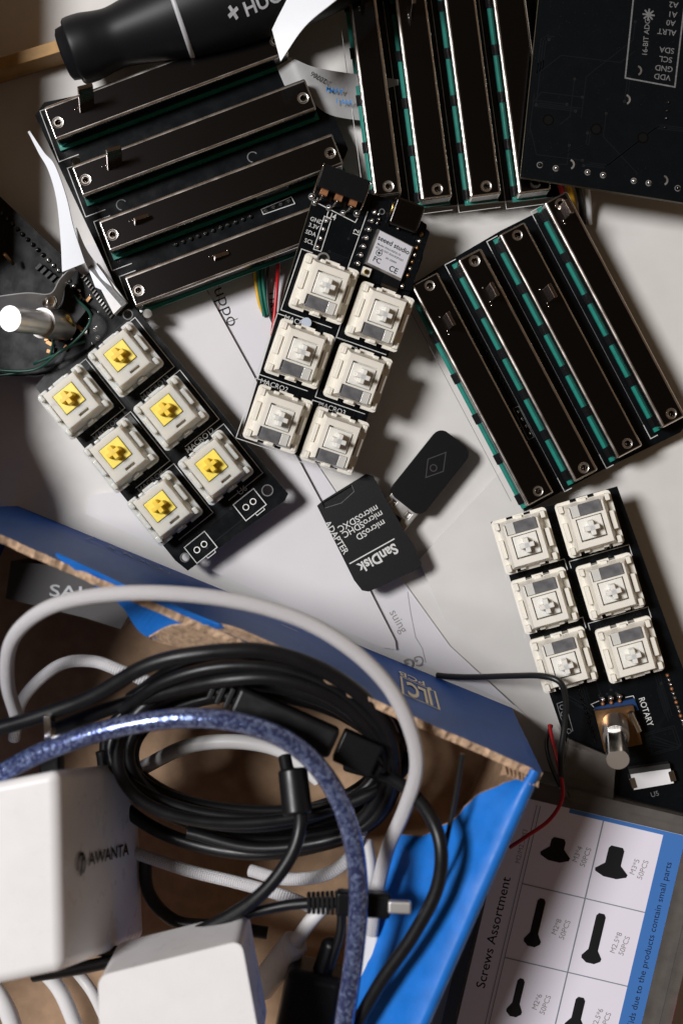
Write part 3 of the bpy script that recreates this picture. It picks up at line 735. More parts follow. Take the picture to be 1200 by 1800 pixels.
b = MB(); b.cyl((8.9, 0, 0), .3, 6, 'steel', 16, M=Matrix.Rotation(PI/2, 4, 'Y') if False else Matrix.Translation((0, 0, 0)) @ Matrix.Translation((9.3, 0, 0)) @ Matrix.Rotation(PI/2, 4, 'Y') @ Matrix.Translation((-8.9, 0, 0))); b.build('blade', root)

# ------------------------------------------------------------------ ribbons
b = MB(); b.ribbon(W([(545, -90, 3.2), (508, -8, 3.2), (490, 28, 3.2), (478, 52, 3.2)]), W([(700, -95, 3.6), (596, -4, 3.7), (537, 46, 3.5), (493, 108, 3.2)]), 'ffc')
tag(b.build('ribbon_cable'), 'bright white flat cable curling in over the screwdriver', 'cable')
b = MB(); b.ribbon(W([(470, 78, 1.0), (520, 105, 1.1), (570, 122, 1.0), (700, 140, .8)]), W([(500, 150, .8), (545, 178, .9), (590, 205, .8), (700, 218, .5)]), 'ffc_grey')
rt = thing('printed_ribbon_cable', 'dull grey flat cable with blue print beside the faders', 'cable'); b.build('strip', rt)
b = MB(); c = P(588, 158, 1.06); b.text('AWM', .2, c, 172, 'blue_ink', .012); c = P(604, 178, 1.02); b.text('VW-1', .2, c, 176, 'blue_ink', .012); c = P(560, 136, 1.14); b.text('20706', .2, c, 150, 'ink', .006); b.build('print', rt)
b = MB(); b.ribbon(W([(50, 232, 1.4), (68, 268, 1.8), (86, 300, 2.0), (100, 350, 2.1), (107, 415, 2.0), (110, 478, 1.8)]), W([(53, 230, 1.45), (78, 268, 1.85), (97, 290, 2.1), (117, 345, 2.25), (130, 400, 2.2), (150, 462, 2.0)]), 'ffc')
tag(b.build('ribbon_cable'), 'narrow white flat cable twisting down the left side', 'cable')
b = MB(); b.ribbon(W([(128, 405, 1.3), (140, 440, 1.4), (158, 478, 1.5), (168, 505, 1.5)]), W([(135, 400, 1.5), (153, 440, 1.6), (186, 486, 1.6), (208, 522, 1.5)]), 'ffc')
tag(b.build('ribbon_cable'), 'short white flat cable going into the yellow switch board', 'cable')
b = MB(); b.ribbon(W([(128, 468, 1.5), (106, 490, 2.2), (88, 516, 2.6), (45, 515, 2.7), (-30, 525, 2.6)]), W([(134, 475, 1.2), (116, 500, 1.5), (100, 540, 1.6), (45, 555, 1.6), (-30, 560, 1.6)]), 'ffc_grey')
tag(b.build('ribbon_cable'), 'dull translucent flat cable above the silver shaft at the left edge', 'cable')

# ------------------------------------------------------------------ prototype board at the left edge
F = Fr(60, 520, 1.1, -45)
root = thing('prototype_board', 'cluttered black board with pins and a silver shaft at the left edge', 'circuit board', F.M)
pcb_board(root, pcb_poly(F, [(-90, 270), (-10, 335), (150, 488), (196, 560), (150, 640), (60, 662), (-90, 655)]))
b = MB()
for i in range(17): t = i/16; q = F.L(-5+(140+5)*t, 367+(512-367)*t); b.ball((q.x, q.y, .03), .07, 'solder' if i > 9 else 'metal', 1.1, 8)
for i in range(10): t = i/9; q = F.L(70+75*t, 470+60*t, .1); b.box((q.x, q.y, .12), (.09, .2, .2), 'black_plastic')
b.build('pin_row', root)
b = MB()
for k in range(16):
    q = F.L(60+random.random()*100, 560+random.random()*60); b.box((q.x, q.y, .08), (.12+.14*random.random(), .1, .14), random.choice(['black_plastic', 'steel_rough', 'copper', 'brass_dark', 'pcb_green']), random.random()*3)
for k in range(12): q = F.L(85+random.random()*90, 500+random.random()*110); b.ball((q.x, q.y, .04), .05, 'solder', 1, 8)
b.build('component', root)
b = MB(); b.prism([F.L(*p, .5) for p in [(78, 520), (120, 498), (150, 545), (108, 600), (80, 590)]], 0, .4, 'black_plastic'); b.build('encoder_body', root, bevel=.03)
a = F.I @ P(112, 573, 1.3); e = F.I @ P(18, 560, 3.7)
ax = (e-a).normalized(); Ts = Matrix.Translation(a) @ ax.to_track_quat('Z', 'Y').to_matrix().to_4x4(); LL = (e-a).length
b = MB(); b.cyl((0, 0, 0), .42, LL*.42, 'steel_rough', 28, M=Ts); b.cyl((0, 0, LL*.42), .34, LL*.58, 'steel_rough', 28, M=Ts, cap='glint_metal'); b.build('shaft', root, bevel=.04)
a = F.I @ P(88, 530, 2.2); b = MB(); b.ball((a.x, a.y, a.z), .22, 'steel', 1, 16); b.build('metal_clip', root)
b = MB(); 
for pth in ([(95, 545, 1.9), (96, 590, 1.8), (80, 640, 1.5), (30, 655, 1.4), (-20, 662, 1.3)], [(150, 600, 1.5), (110, 615, 1.9), (60, 650, 1.6), (-20, 650, 1.5)], [(130, 520, 1.5), (160, 560, 1.9), (120, 610, 1.8), (60, 640, 1.5)]):
    b.tube([F.I @ P(*q) for q in pth], .04, 'wire_dark_green', 8, 6)
b.build('wire', root)
b = MB(); a = F.I @ P(118, 555, 2.0); e = F.I @ P(131, 572, 1.6); b.tube([a, e], .05, 'gold', 8, 2); a = F.I @ P(8, 446, 1.8); e = F.I @ P(24, 464, 1.5); b.tube([a, e], .05, 'brass_dark', 8, 2); b.build('header_pin', root)
b = MB(); pins_under(b, [F.L(0, 380), F.L(150, 540), F.L(60, 640)], l=.85); b.build('pins', root)

b = MB(); b.cyl(P(268, 560, .42), .13, .9, 'steel', 20); tag(b.build('metal_standoff', bevel=.03), 'tiny silver standoff peeking out beside the yellow switch board', 'standoff')

# ------------------------------------------------------------------ coloured wires
def wire(name, px, r, m, label, cat='wire', group=None, n=10):
    b = MB(); b.tube(W(px), r, m, n, 8); return tag(b.build(name), label, cat, group)
g = 'wires under the centre key board'
wire('thin_wire', [(448, 440, .7), (449, 490, .3), (455, 530, .2), (464, 553, .13)], .05, 'wire_yellow', 'thin yellow wire on the paper left of the centre key board', group=g)
for k, o in enumerate((457, 464)):
    wire('thin_wire', [(o-2, 440, .7), (o-2, 490, .35), (o+3, 530, .22), (o+8, 556-3*k, .14)], .06, 'wire_green', ['dark green wire next to the yellow one on the paper', 'dark green wire next to the black one on the paper'][k], group=g)
wire('thin_wire', [(474, 440, .7), (470, 500, .3), (474, 550, .2), (492, 590, .15)], .05, 'wire_black', 'thin black wire curving under the centre key board', group=g)
wire('thin_wire', [(490, 440, .8), (487, 500, .35), (482, 560, .3), (478, 590, .25)], .06, 'wire_red', 'thin red wire beside the centre key board', group=g)
g = 'wires at the top fader board'
for i, (m, n_) in enumerate((('wire_red', 'red'), ('wire_yellow', 'yellow'), ('wire_black', 'black'), ('wire_white', 'white'))):
    wire('thin_wire', [(970+i*15, 290, 1.2), (985+i*15, 330, .9), (995+i*13, 362, .5), (1002+i*11, 395, .3)], .085, m, n_+' wire leaving from under the plain black board', group=g)
g = 'loose wires by the right key board'
wire('loose_wire', [(768, 1187, .12), (790, 1189, .4), (830, 1190, .9), (900, 1188, 1.9), (950, 1188, 2.7), (982, 1198, 3.0), (993, 1225, 2.9), (992, 1270, 2.7), (985, 1330, 2.6), (990, 1385, 2.3), (1000, 1408, 1.9)], .085, 'wire_black', 'thin black wire bending across the right key board', group=g)
wire('loose_wire', [(965, 1275, 1.0), (972, 1310, 1.6), (982, 1350, 2.3), (988, 1400, 2.7), (966, 1440, 2.7), (925, 1470, 2.8), (895, 1490, 2.7)], .055, 'wire_red', 'thin red wire hanging by the corner of the blue box', group=g)
wire('loose_wire', [(968, 1275, .8), (960, 1305, 1.2), (966, 1340, 1.8), (985, 1385, 2.5)], .06, 'wire_black', 'short black wire looping beside the red wire', group=g)

# ------------------------------------------------------------------ memory stick and card adapter
F = Fr(753, 831, .12, 51.5)
root = thing('usb_stick', 'black memory stick with a silver plug, right of the card adapter', 'memory stick', F.M)
b = MB(); b.prism(rrect(2.4, 1.2, .28, 6), 0, .62, 'black_plastic'); b.build('body', root, bevel=.08, seg=4)
b = MB(); dm = [(.62, 0), (.2, .3), (-.2, .05), (-.02, -.3)]; b.line([(.72, 0), (.25, .28), (-.2, .0), (.25, -.28)], .03, .624, 'grey_case', True); b.ring((.15, 0, .625), .08, .11, 'grey_case', 16); b.build('emblem', root)
cu = MB(); cu.box((-1.36, .28, .5), (.18, .14, .4), 'void'); cu.box((-1.36, -.28, .5), (.18, .14, .4), 'void')
b = MB(); b.box((-1.5, 0, .27), (.8, .98, .3), 'steel_rough'); b.build('plug', root, bevel=.03, cut=cu)
F = Fr(647, 937, .95, 151, ty=0, tx=0)
root = thing('card_adapter', 'black memory card adapter with white lettering on the white booklet edge', 'card adapter', F.M)
c = [(557, 889), (567, 880), (643, 833), (655, 836), (706, 925), (709, 932), (727, 958), (741, 990), (735, 1000), (648, 1040), (636, 1038), (622, 1020)]
pl = [F.L(u, v, .0) for u, v in c]
b = MB(); b.prism(pl, -.2, 0, 'card_black'); 
cu = MB(); cu.prism([F.L(*p) for p in [(570, 893), (566, 884), (618, 853), (624, 864), (600, 884)]], -.06, .2, 'card_black')
b.build('shell', root, bevel=.03, cut=cu)
b = MB(); 
def ad(s, u, v, size, ang, sx=1, bold=.01): q = F.L(u, v); b.text(s, size, (q.x, q.y, .003), ang, 'silk', bold, sx=sx)
d = math.degrees
def dirang(p, q): a = F.L(*p); c_ = F.L(*q); e = c_-a; return d(math.atan2(e.y, e.x))
A1 = dirang((695, 955), (625, 995))
ad('SanDisk', 664, 980, .42, A1, .9, .03); ad('microSD', 651, 931, .26, A1); ad('microSDHC', 637, 921, .26, A1); ad('microSDXC', 629, 911, .26, A1)
b.build('x') if False else None
b.text('ADAPTER', .26, (F.L(591, 945).x, F.L(591, 945).y, .003), dirang((575, 918), (610, 975)), 'silk', .012, sx=.95)
b.line([F.L(693, 947), F.L(614, 991)], .035, .003, 'silk')
b.line([F.L(*p) for p in [(618, 853), (622, 864), (600, 884), (571, 893)]], .015, .003, 'silk_dim')
b.build('lettering', root)
b = MB(); q = F.L(640, 930); b.box((q.x-.3, q.y-.3, -.45), (1.0, 1.0, .5), 'card_black'); b.build('foot', root)

# ------------------------------------------------------------------ screw assortment case
F = Fr(1059, 1445, 2.1, -13.3)
ta = d(0)
root = thing('screw_case', 'clear screw case with a printed chart of black screws, bottom right', 'screw case', F.M)
b = MB()
TL = F.L(800, 1375); 
x0, x1 = F.L(893, 1400).x, 3.1; y1 = .66; y0 = -9.5
fr = .30
b.prism([(x0, y0), (x1, y0), (x1, y1), (x0, y1)], -2.05, -.45, 'frosted')
b.prism([(x0, y1-fr), (x1, y1-fr), (x1, y1), (x0, y1)], -.449, .03, 'frosted'); b.prism([(x1-fr, y0), (x1, y0), (x1, y1-fr-.003), (x1-fr, y1-fr-.003)], -.449, .03, 'frosted')
b.prism([(x0, y0), (x1-fr-.003, y0), (x1-fr-.003, y1-fr-.003), (x0, y1-fr-.003)], -.449, -.03, 'frosted')
cb = b.build('case', root, bevel=.04)
b = MB(); b.prism([F.L(*p, -.3) for p in [(1000, 1300), (1082, 1335), (1076, 1412), (985, 1385)]], -.6, -.3, 'frosted'); b.build('latch', root, bevel=.05)
lab = MB(); lt = [F.L(*p) for p in [(905, 1395), (1212, 1468), (1150, 1800), (1120, 1900), (790, 1900)]]
lx1 = F.L(1200, 1475).x+.1; q0 = F.L(1165, 1468); ql = F.L(948, 1425)
lab.prism([(x0+.06, y0), (q0.x+.62, y0), (q0.x+.62, q0.y+.12), (x0+.06, q0.y+.12)], -.028, -.02, 'label_white')
lab.prism([(q0.x, y0), (q0.x+.615, y0), (q0.x+.615, q0.y+.115), (q0.x, q0.y+.115)], -.018, -.014, 'label_blue')
lab.prism([(ql.x+.8, q0.y), (q0.x-.002, q0.y), (q0.x-.002, q0.y+.115), (ql.x+.8, q0.y+.115)], -.018, -.014, 'label_blue')
lo = lab.build('chart', root)
b = MB(); zz = -.012
def ln(p, q, wd=.03, m='label_line'): b.line([F.L(*p), F.L(*q)], wd, zz, m)
v0 = F.L(1059, 1447)
b.line([(v0.x, q0.y), (v0.x, y0)], .035, zz, 'label_line')
lx = F.L(944, 1440).x
for k in (0, .1): b.line([(lx-k, q0.y), (lx-k, y0)], .02, zz, 'label_line')
for i, (u, v) in enumerate([(1030, 1580), (1000, 1710), (970, 1840)]): q = F.L(u, v); b.line([(lx, q.y), (q0.x, q.y)], .03, zz+.001, 'label_line')
scr = [(978, 1492, .42, .30, 'M3*4'), (1078, 1514, .46, .52, 'M3*5'), (943, 1620, .24, 1.0, 'M2*8'), (1047, 1648, .28, 1.05, 'M2.5*8'), (909, 1752, .22, .72, 'M2*6'), (1014, 1782, .28, .62, 'M2.5*6')]
for (u, v, hw, ln_, nm) in scr:
    q = F.L(u, v); x, y = q.x, q.y; sw = hw*.48; hl = (ln_+.3)/2
    sh = [(x-sw, y+hl-.08), (x-sw+.06, y+hl), (x+sw-.06, y+hl), (x+sw, y+hl-.08), (x+sw, y-hl+.32), (x+hw, y-hl+.12), (x+hw*.95, y-hl+.04), (x+hw*.4, y-hl-.06), (x-hw*.4, y-hl-.06), (x-hw*.95, y-hl+.04), (x-hw, y-hl+.12), (x-sw, y-hl+.32)]
    b.add([(px_, py_, zz) for px_, py_ in sh[::-1]], [tuple(range(len(sh)))], 'ink')
    b.text(nm, .21, (x+.53+hw*.15, y-.02, zz), 82, 'ink_grey', 0); b.text('50PCS', .21, (x+.77+hw*.15, y-.05, zz), 82, 'ink_grey', 0)
q = F.L(1125, 1690); b.text('Kids due to the products contain small parts', .25, (q0.x+.33, F.L(1130, 1640).y-.3, -.012), 90, 'ink', 0, sx=1.05)
q = F.L(868, 1640); b.text('Screws Assortment', .36, (lx-.45, q.y, -.019), 90, 'ink', .006, sx=1.1)
q = F.L(925, 1490); b.text('M2/M2.5/M3', .19, (lx-.25, q.y, -.019), 90, 'ink_grey', 0)
b.build('print', lo)
b = MB(); b.tube(W([(1178, 1745, 1.0), (1172, 1775, 1.1), (1150, 1860, 1.2)]), .2, 'pink', 14); tag(b.build('pink_pen'), 'bright pink pen end at the bottom right edge', 'pen')

# ------------------------------------------------------------------ blue mailing box
HB = 7.0; C = Vector((4.77, -6.2)); aw = R(-23.8)
e1 = Vector((-math.cos(aw), -math.sin(aw))); e2 = Vector((math.sin(aw), -math.cos(aw)))      # west along the north wall, south along the east wall
M = Matrix(((e1.x, e2.x, 0, C.x), (e1.y, e2.y, 0, C.y), (0, 0, 1, 0), (0, 0, 0, 1)))         # note: left handed pair
root = thing('mailing_box', 'torn blue cardboard mailing box full of cables and chargers', 'box')
def BX(x, y, z): q = C+e1*x+e2*y; return Vector((q.x, q.y, z))
def bo(x): return -.51*(1-.85*x/16)
def onwall(u, v, off=0.0):       # point of the slightly bulging outer face of the back wall, and its up direction
    o = Vector((0, 0, H)); dd = Vector(((u-600)/60/H, (900-v)/60/H, -1)); x = 6.0
    for _ in range(6):
        wy = (BX(x, 0, 7)-BX(x, bo(x), 0)).normalized(); n = Vector((e1.x, e1.y, 0)).cross(wy); p0 = BX(x, bo(x), 0)+n*off
        q = o+dd*((p0-o).dot(n)/dd.dot(n)); x = (q.xy-C).dot(e1)
    return q, wy
LX, LY, th = 15.6, 19.0, .20
b = MB(); N = 150; vs = []; fs = []
def rim(x): return HB-.12-.14*noise.noise(Vector((x*1.7, 3, 1)))-.11*noise.noise(Vector((x*7, 1, 0)))-.25*max(0, math.sin(x*.9+.6))*.3
for i in range(N+1):
    x = LX*i/N; r = rim(x); ri = r-.05-.12*abs(noise.noise(Vector((x*2.5, 9, 2))))
    vs += [BX(x, bo(x), 0), BX(x, 0, r), BX(x, th*.5, r-.03+.05*noise.noise(Vector((x*11, 0, 5)))), BX(x, th, ri), BX(x, th, ri-.08-.14*noise.noise(Vector((x*3, 4, 4)))), BX(x, th, 0)]
for i in range(N):
    a = 6*i; c_ = a+6
    fs.append((a, c_, c_+1, a+1))
b.add(vs, fs, 'blue_shaded')
b.add(vs, [f for i in range(N) for f in ((6*i+1, 6*i+7, 6*i+8, 6*i+2), (6*i+2, 6*i+8, 6*i+9, 6*i+3), (6*i+3, 6*i+9, 6*i+10, 6*i+4))], 'cardboard_edge')
b.add(vs, [(6*i+4, 6*i+10, 6*i+11, 6*i+5) for i in range(N)]+[(0, 1, 2, 3, 4, 5)], 'cardboard')
b.build('back_wall', root)
b = MB(); b.add([BX(0, 0, .05), BX(LX, 0, .05), BX(LX, LY, .05), BX(0, LY, .05), BX(0, 0, .3), BX(LX, 0, .3), BX(LX, LY, .3), BX(0, LY, .3)], [(4, 5, 6, 7), (0, 1, 5, 4), (3, 2, 1, 0), (1, 2, 6, 5), (2, 3, 7, 6), (3, 0, 4, 7)], 'cardboard'); b.build('floor', root)
b = MB(); vs = [BX(LX, 0, 0), BX(LX-th, 0, 0), BX(LX-th, LY, 0), BX(LX, LY, 0), BX(LX, 0, HB+2), BX(LX-th, 0, HB+2), BX(LX-th, LY, HB+2), BX(LX, LY, HB+2)]  # raised above the rim, out of view, to shade the box inside
b.add(vs, [(4, 5, 6, 7), (0, 1, 5, 4), (1, 2, 6, 5), (2, 3, 7, 6), (3, 0, 4, 7)], 'blue_shaded'); b.build('far_side_wall', root)
# east wall: outer skin, rounded rim, folded-in flap
fl = [(0.1, .22, 6.75), (1.2, 1.1, 6.2), (2.1, 1.3, 5.8), (2.9, 1.75, 5.2), (3.15, 2.25, 4.8), (3.3, 2.3, 4.8), (4.2, 2.15, 4.7), (5.4, 2.05, 4.7), (7.0, 2.0, 4.8), (9, 2.0, 4.8), (19, 2.0, 4.8)]
def flap(y):
    for (a0, w0, z0), (a1, w1, z1) in zip(fl, fl[1:]):
        if a0 <= y <= a1: t = (y-a0)/(a1-a0); return w0+(w1-w0)*t, z0+(z1-z0)*t
    return fl[-1][1:] if y > 1 else fl[0][1:]
b = MB(); vs = []; K = 150; prof_n = 0
for i in range(K+1):
    y = LY*i/K; wi, zi = flap(y); wi += .05*noise.noise(Vector((y*4, 0, 7)))
    pr = [(0, 0), (0, 6.55), (.02, 6.75), (.09, 6.92), (.2, 7.0), (.34, 6.98)]
    pr = [p for p in pr]
    for k in range(1, 6):
        t = k/5; pr.append((.34+(wi-.34)*t if wi > .34 else .34-(.34-wi)*t, 6.98+(zi-6.98)*t+.06*math.sin(t*PI)*noise.noise(Vector((y*.8, t*2, 3)))))
    prof_n = len(pr)
    for (x, z_) in pr: vs.append(BX(x, y, z_))
    for (x, z_) in pr[::-1][:6]: vs.append(BX(x, y, z_-.12))
    vs.append(BX(th, y, 6.4)); vs.append(BX(th, y, 0)); tot = prof_n+8
fsb = []; fse = []; fsc = []
for i in range(K):
    for k in range(tot-1):
        f = (tot*i+k, tot*i+k+1, tot*i+tot+k+1, tot*i+tot+k)
        (fsb if k < prof_n-1 else fse if k == prof_n-1 else fsc).append(f)
b.add(vs, [f[::-1] for f in fsb], 'blue_print', True); b.add(vs, fse, 'cardboard_edge'); b.add(vs, fsc, 'cardboard', True)
b.build('side_wall', root)
b = MB()      # torn corner
for k in range(9):
    x = .02+.1*k; b.add([BX(x, -.02+.03*k, 6.5), BX(x+.09, .0+.03*k, 6.55), BX(x+.12, .3+.02*k, 6.85+.1*random.random()), BX(x-.02, .34, 6.95+.1*random.random()), BX(x+.05, .15, 6.3)], [(0, 1, 2, 3), (0, 3, 4), (1, 4, 2), (0, 4, 1), (2, 4, 3)], 'cardboard_edge')
b.build('torn_corner', root)
# torn printed piece hanging inwards
tor = [(98, 972, 6.95), (170, 1006, 6.95), (235, 1037, 6.95), (300, 1063, 6.95), (385, 1098, 6.95)]
low = [(103, 980, 6.9), (150, 1016, 6.6), (212, 1062, 6.2), (266, 1120, 5.8), (395, 1103, 6.85)]
b = MB(); b.ribbon(W(tor), W(low), 'blue_print', .05, 8); b.build('torn_flap', root)
b = MB()
tor = [(262, 1119, 5.85), (300, 1100, 6.5), (345, 1098, 6.75), (400, 1100, 6.88), (470, 1128, 6.9), (560, 1168, 6.9)]
low = [(268, 1124, 5.6), (310, 1135, 5.9), (360, 1140, 6.1), (430, 1145, 6.3), (500, 1160, 6.5), (570, 1182, 6.6)]
b.ribbon(W(tor), W(low), 'cardboard_edge', .06, 6); b.build('torn_lining', root)
# printed marks on the outer face
b = MB()
def wall_text(s, u, v, size, m, bold=.02, sx=1.0):
    q, Y = onwall(u, v, .02); X = Vector((e1.x, e1.y, 0)); Zv = X.cross(Y)
    T = Matrix(((X.x, Y.x, Zv.x, q.x), (X.y, Y.y, Zv.y, q.y), (X.z, Y.z, Zv.z, q.z), (0, 0, 0, 1))); b.text(s, size, (0, 0, 0), 0, m, bold, M=T, sx=sx); return T
T = wall_text('JLC', 737, 1217, 2.5, 'gold_ink', .03, .20); b.line([(-.50, -1.15), (-.50, 1.15), (.50, 1.15), (.50, -1.15)], .06, 0, 'gold_ink', True, M=T)
wall_text('PCB', 724, 1192, .9, 'gold_ink', .01, .5)
T = wall_text('TOOLS', 250, 985, .75, 'ink_navy', .01, .9); b.line([(-1.5, -.55), (-1.5, .55), (1.6, .55), (1.6, -.55)], .04, 0, 'ink_navy', True, M=T)
T = wall_text('L', 462, 1078, .7, 'ink_navy', .01); b.line([(-.6, .5), (-1.6, .5), (-1.6, -.4)], .04, 0, 'gold_ink', M=T)
T = wall_text('', 590, 1150, .1, 'ink_navy') if False else T
b.build('printed_mark', root)

# ------------------------------------------------------------------ things in the box
b = MB(); root = thing('dark_grey_case', 'dark grey case with light lettering in the box corner', 'case')
cs = [(20, 985), (140, 1000), (232, 1072), (212, 1106), (150, 1086), (10, 1052)]
b.prism([P(u, v, 5.0).xy for u, v in cs], 1.2, 5.0, 'grey_case'); b.build('body', root, bevel=.06)
b = MB(); b.text('SAL', .42, P(122, 1041, 5.006), -4, 'ring_grey', .01, sx=1.5); b.build('lettering', root)

def cable(name, px, r, m, label, parts=None, n=14, sub=8, flat=1, rf=None, group=None):
    b = MB(); b.tube(W(px), r, m, n, sub, flat, rf=rf)
    if parts is None: return tag(b.build(name), label, 'cable', group)
    t = thing(name, label, 'cable', group=group); b.build('cord', t); parts(t); return t
# inner cardboard-lit jumble first (low), then upper cables
def coil():
    pts = []; random.seed(3)
    turns = 12; K = 26
    for i in range(turns*K+1):
        t = i/K; a = 2*PI*t; k = t/turns
        cx, cy = 452+6*math.sin(t*2.1), 1322+8*math.cos(t*1.7)
        rx = 268-46*abs(math.sin(t*1.31)); ry = 158-30*abs(math.sin(t*1.07+.4))+12*math.sin(a+t)
        z_ = 2.3+3.4*k+.35*math.sin(t*4)
        u = cx+rx*math.cos(a); v = cy-ry*math.sin(a)+(18*math.sin(a*1))
        pts.append((u, v, z_))
    return pts
cp = coil()
def coil_parts(t):
    b = MB(); T = P(500, 1268, 6.7); ang = -27
    b.box(T, (2.6, .75, .55), 'black_rubber', R(-24)); b.build('plug_shell', t, bevel=.12, seg=4)
    b = MB(); T2 = P(628, 1322, 6.5); b.box(T2, (1.0, .8, .5), 'black_plastic', R(-24)); b.box(P(655, 1345, 6.4), (.5, .34, .3), 'black_plastic', R(-50)); b.build('plug_tip', t, bevel=.06)
    b = MB(); a = P(375, 1212, 6.6); c_ = P(450, 1246, 6.7)
    for i in range(6): q = a.lerp(c_, i/5); b.box(q, (.13, .62-.03*(5-i), .5), 'black_rubber', R(-24))
    b.tube([a, c_], .17, 'black_rubber', 10, 2); b.build('strain_relief', t, bevel=.03)
    b = MB(); b.tube(W([(500, 1330, 5.5), (508, 1365, 5.8), (521, 1395, 6.2), (528, 1450, 6.6), (508, 1510, 6.7), (455, 1575, 6.6), (370, 1628, 6.2), (260, 1672, 5.6), (150, 1700, 5), (60, 1715, 4.5)]), .165, 'black_rubber', 12); b.build('lead', t)
    b = MB(); a = P(514, 1352, 6.2); c_ = P(523, 1432, 6.5); b.tube([a, a.lerp(c_, .04), a.lerp(c_, .5), a.lerp(c_, .96), c_], .36, 'black_rubber', 24, 1, rf=lambda t_, l: .9 if t_ in (0, 1) else 1); b.build('ferrite_core', t, bevel=.02)
cable('coiled_cable', cp, .155, 'black_rubber', 'coiled black cable with a plug and a ferrite core, in the blue box', coil_parts, n=12, sub=3)
cable('black_cable', [(-30, 1288, 5.5), (60, 1262, 5.9), (160, 1226, 6.4), (260, 1170, 7.1), (360, 1148, 7.4), (470, 1146, 7.3), (580, 1185, 7.0), (660, 1250, 6.6), (690, 1330, 6), (680, 1400, 5.3), (620, 1455, 4.8)], .19, 'black_rubber', 'black cable arching over the coil from the left edge')
cable('black_cable', [(90, 1285, 4.5), (180, 1250, 5.4), (290, 1218, 6.2), (400, 1195, 6.9), (500, 1195, 7), (600, 1235, 6.7), (665, 1310, 6.2), (675, 1380, 5.6), (600, 1470, 5), (450, 1500, 4.5), (300, 1470, 4), (200, 1400, 3.8), (180, 1320, 3.8)], .18, 'black_rubber', 'black cable following the inside of the coil')
cable('black_cable', [(610, 1345, 5), (690, 1370, 6.0), (742, 1415, 6.8), (773, 1480, 7.3), (768, 1560, 7.3), (725, 1645, 7.1), (668, 1728, 6.8), (610, 1830, 6.4)], .165, 'black_rubber', 'smooth black cable running down beside the blue flap')
for k_, (dx, dy, dz, lab) in enumerate([(6, 22, -.4, 'black cable forming the second arc of the upper bundle'), (-4, 44, -.9, 'black cable forming the third arc of the upper bundle'), (0, 12, .1, 'black cable squeezed between the first two arcs of the upper bundle'), (10, 62, -1.4, 'black cable forming the innermost arc of the upper bundle'), (14, -8, -.6, 'black cable forming the outermost arc of the upper bundle')]):
    cable('black_cable', [(215+dx, 1235+dy, 5.6+dz), (290+dx, 1186+dy, 6.4+dz), (390+dx, 1160+dy, 6.8+dz), (500+dx, 1166+dy, 6.8+dz), (600+dx, 1212+dy*.8, 6.6+dz), (672+dx*.8, 1285+dy*.6, 6.2+dz), (694-dy*.4, 1370+dy*.3, 5.7+dz), (660-dy*.4, 1440, 5.2+dz), (580, 1480-dy*.3, 4.9+dz), (450, 1496-dy*.4, 4.7+dz), (330, 1468-dy*.4, 4.5+dz)], .155, 'black_rubber', lab)
cable('black_cable', [(812, 1325, 7.1), (800, 1400, 6.9), (788, 1460, 6.8), (772, 1530, 6.7), (740, 1610, 6.4)], .06, 'wire_black', 'thin black lead lying on the bright blue flap')
cable('black_cable', [(255, 1500, 3.5), (262, 1570, 3.6), (310, 1620, 3.8), (390, 1628, 4), (470, 1640, 4)], .17, 'black_rubber', 'black cable looping low beside the larger charger')
def plug_parts(t):
    b = MB(); a = P(543, 1587, 6.35); c_ = P(592, 1587, 6.6)
    for i in range(7): q = a.lerp(c_, i/6); b.box(q, (.09, .42+.01*i, .4), 'black_rubber', R(2))
    b.tube([a, c_], .13, 'black_rubber', 10, 2); b.build('strain_relief', t, bevel=.02)
    b = MB(); b.box(P(638, 1588, 6.75), (1.3, .58, .42), 'black_plastic', R(-3)); b.build('plug_shell', t, bevel=.08, seg=3)
    b = MB(); b.box(P(702, 1594, 7.1), (.55, .30, .2), 'glint_metal', R(-2)); b.build('metal_plug', t, bevel=.05)
cable('micro_cable', [(150, 1672, 5), (240, 1668, 5.4), (340, 1636, 5.8), (430, 1608, 6), (500, 1592, 6.1), (545, 1587, 6.2)], .13, 'black_rubber', 'thin black cable ending in a ribbed plug with a silver tip', plug_parts)
cable('shimmering_cable', [(-40, 1392, 6.6), (20, 1350, 6.9), (100, 1312, 7.3), (210, 1278, 7.7), (330, 1262, 7.9), (440, 1275, 7.9), (525, 1315, 7.7), (585, 1385, 7.5), (618, 1470, 7.4), (630, 1570, 7.3), (622, 1680, 7.1), (600, 1830, 6.8)], .235, 'shimmer', 'thick translucent blue cable with a glittering shield', n=20)
def wc_parts(t):
    b = MB(); a = P(652, 1640, 5.2); c_ = P(640, 1725, 4.8); an = math.atan2(c_.y-a.y, c_.x-a.x); b.box((a+c_)/2, (1.25, .42, .36), 'white_plastic', an); b.build('plug_shell', t, bevel=.1, seg=3)
    b = MB(); q = P(637, 1745, 4.75); b.box(q, (.4, .26, .14), 'steel', an); b.build('metal_plug', t, bevel=.04)
cable('braided_cable', [(30, 1260, 4.6), (14, 1200, 5.6), (20, 1130, 6.8), (65, 1080, 7.6), (140, 1052, 8.0), (260, 1042, 8.3), (400, 1054, 8.3), (520, 1086, 8.2), (610, 1136, 8.1), (680, 1203, 7.9), (720, 1280, 7.6), (732, 1350, 7.2), (712, 1420, 6.6), (682, 1490, 6.0), (662, 1570, 5.6), (652, 1640, 5.2)], .175, 'white_braid', 'white braided cable arching high over the whole box', wc_parts, n=20, sub=10)
cable('braided_cable', [(25, 1300, 3), (40, 1230, 3.5), (100, 1172, 4.2), (160, 1162, 4.6), (215, 1180, 4.9), (300, 1215, 4.8)], .16, 'white_braid', 'shorter white braided cable in the dark left corner of the box')
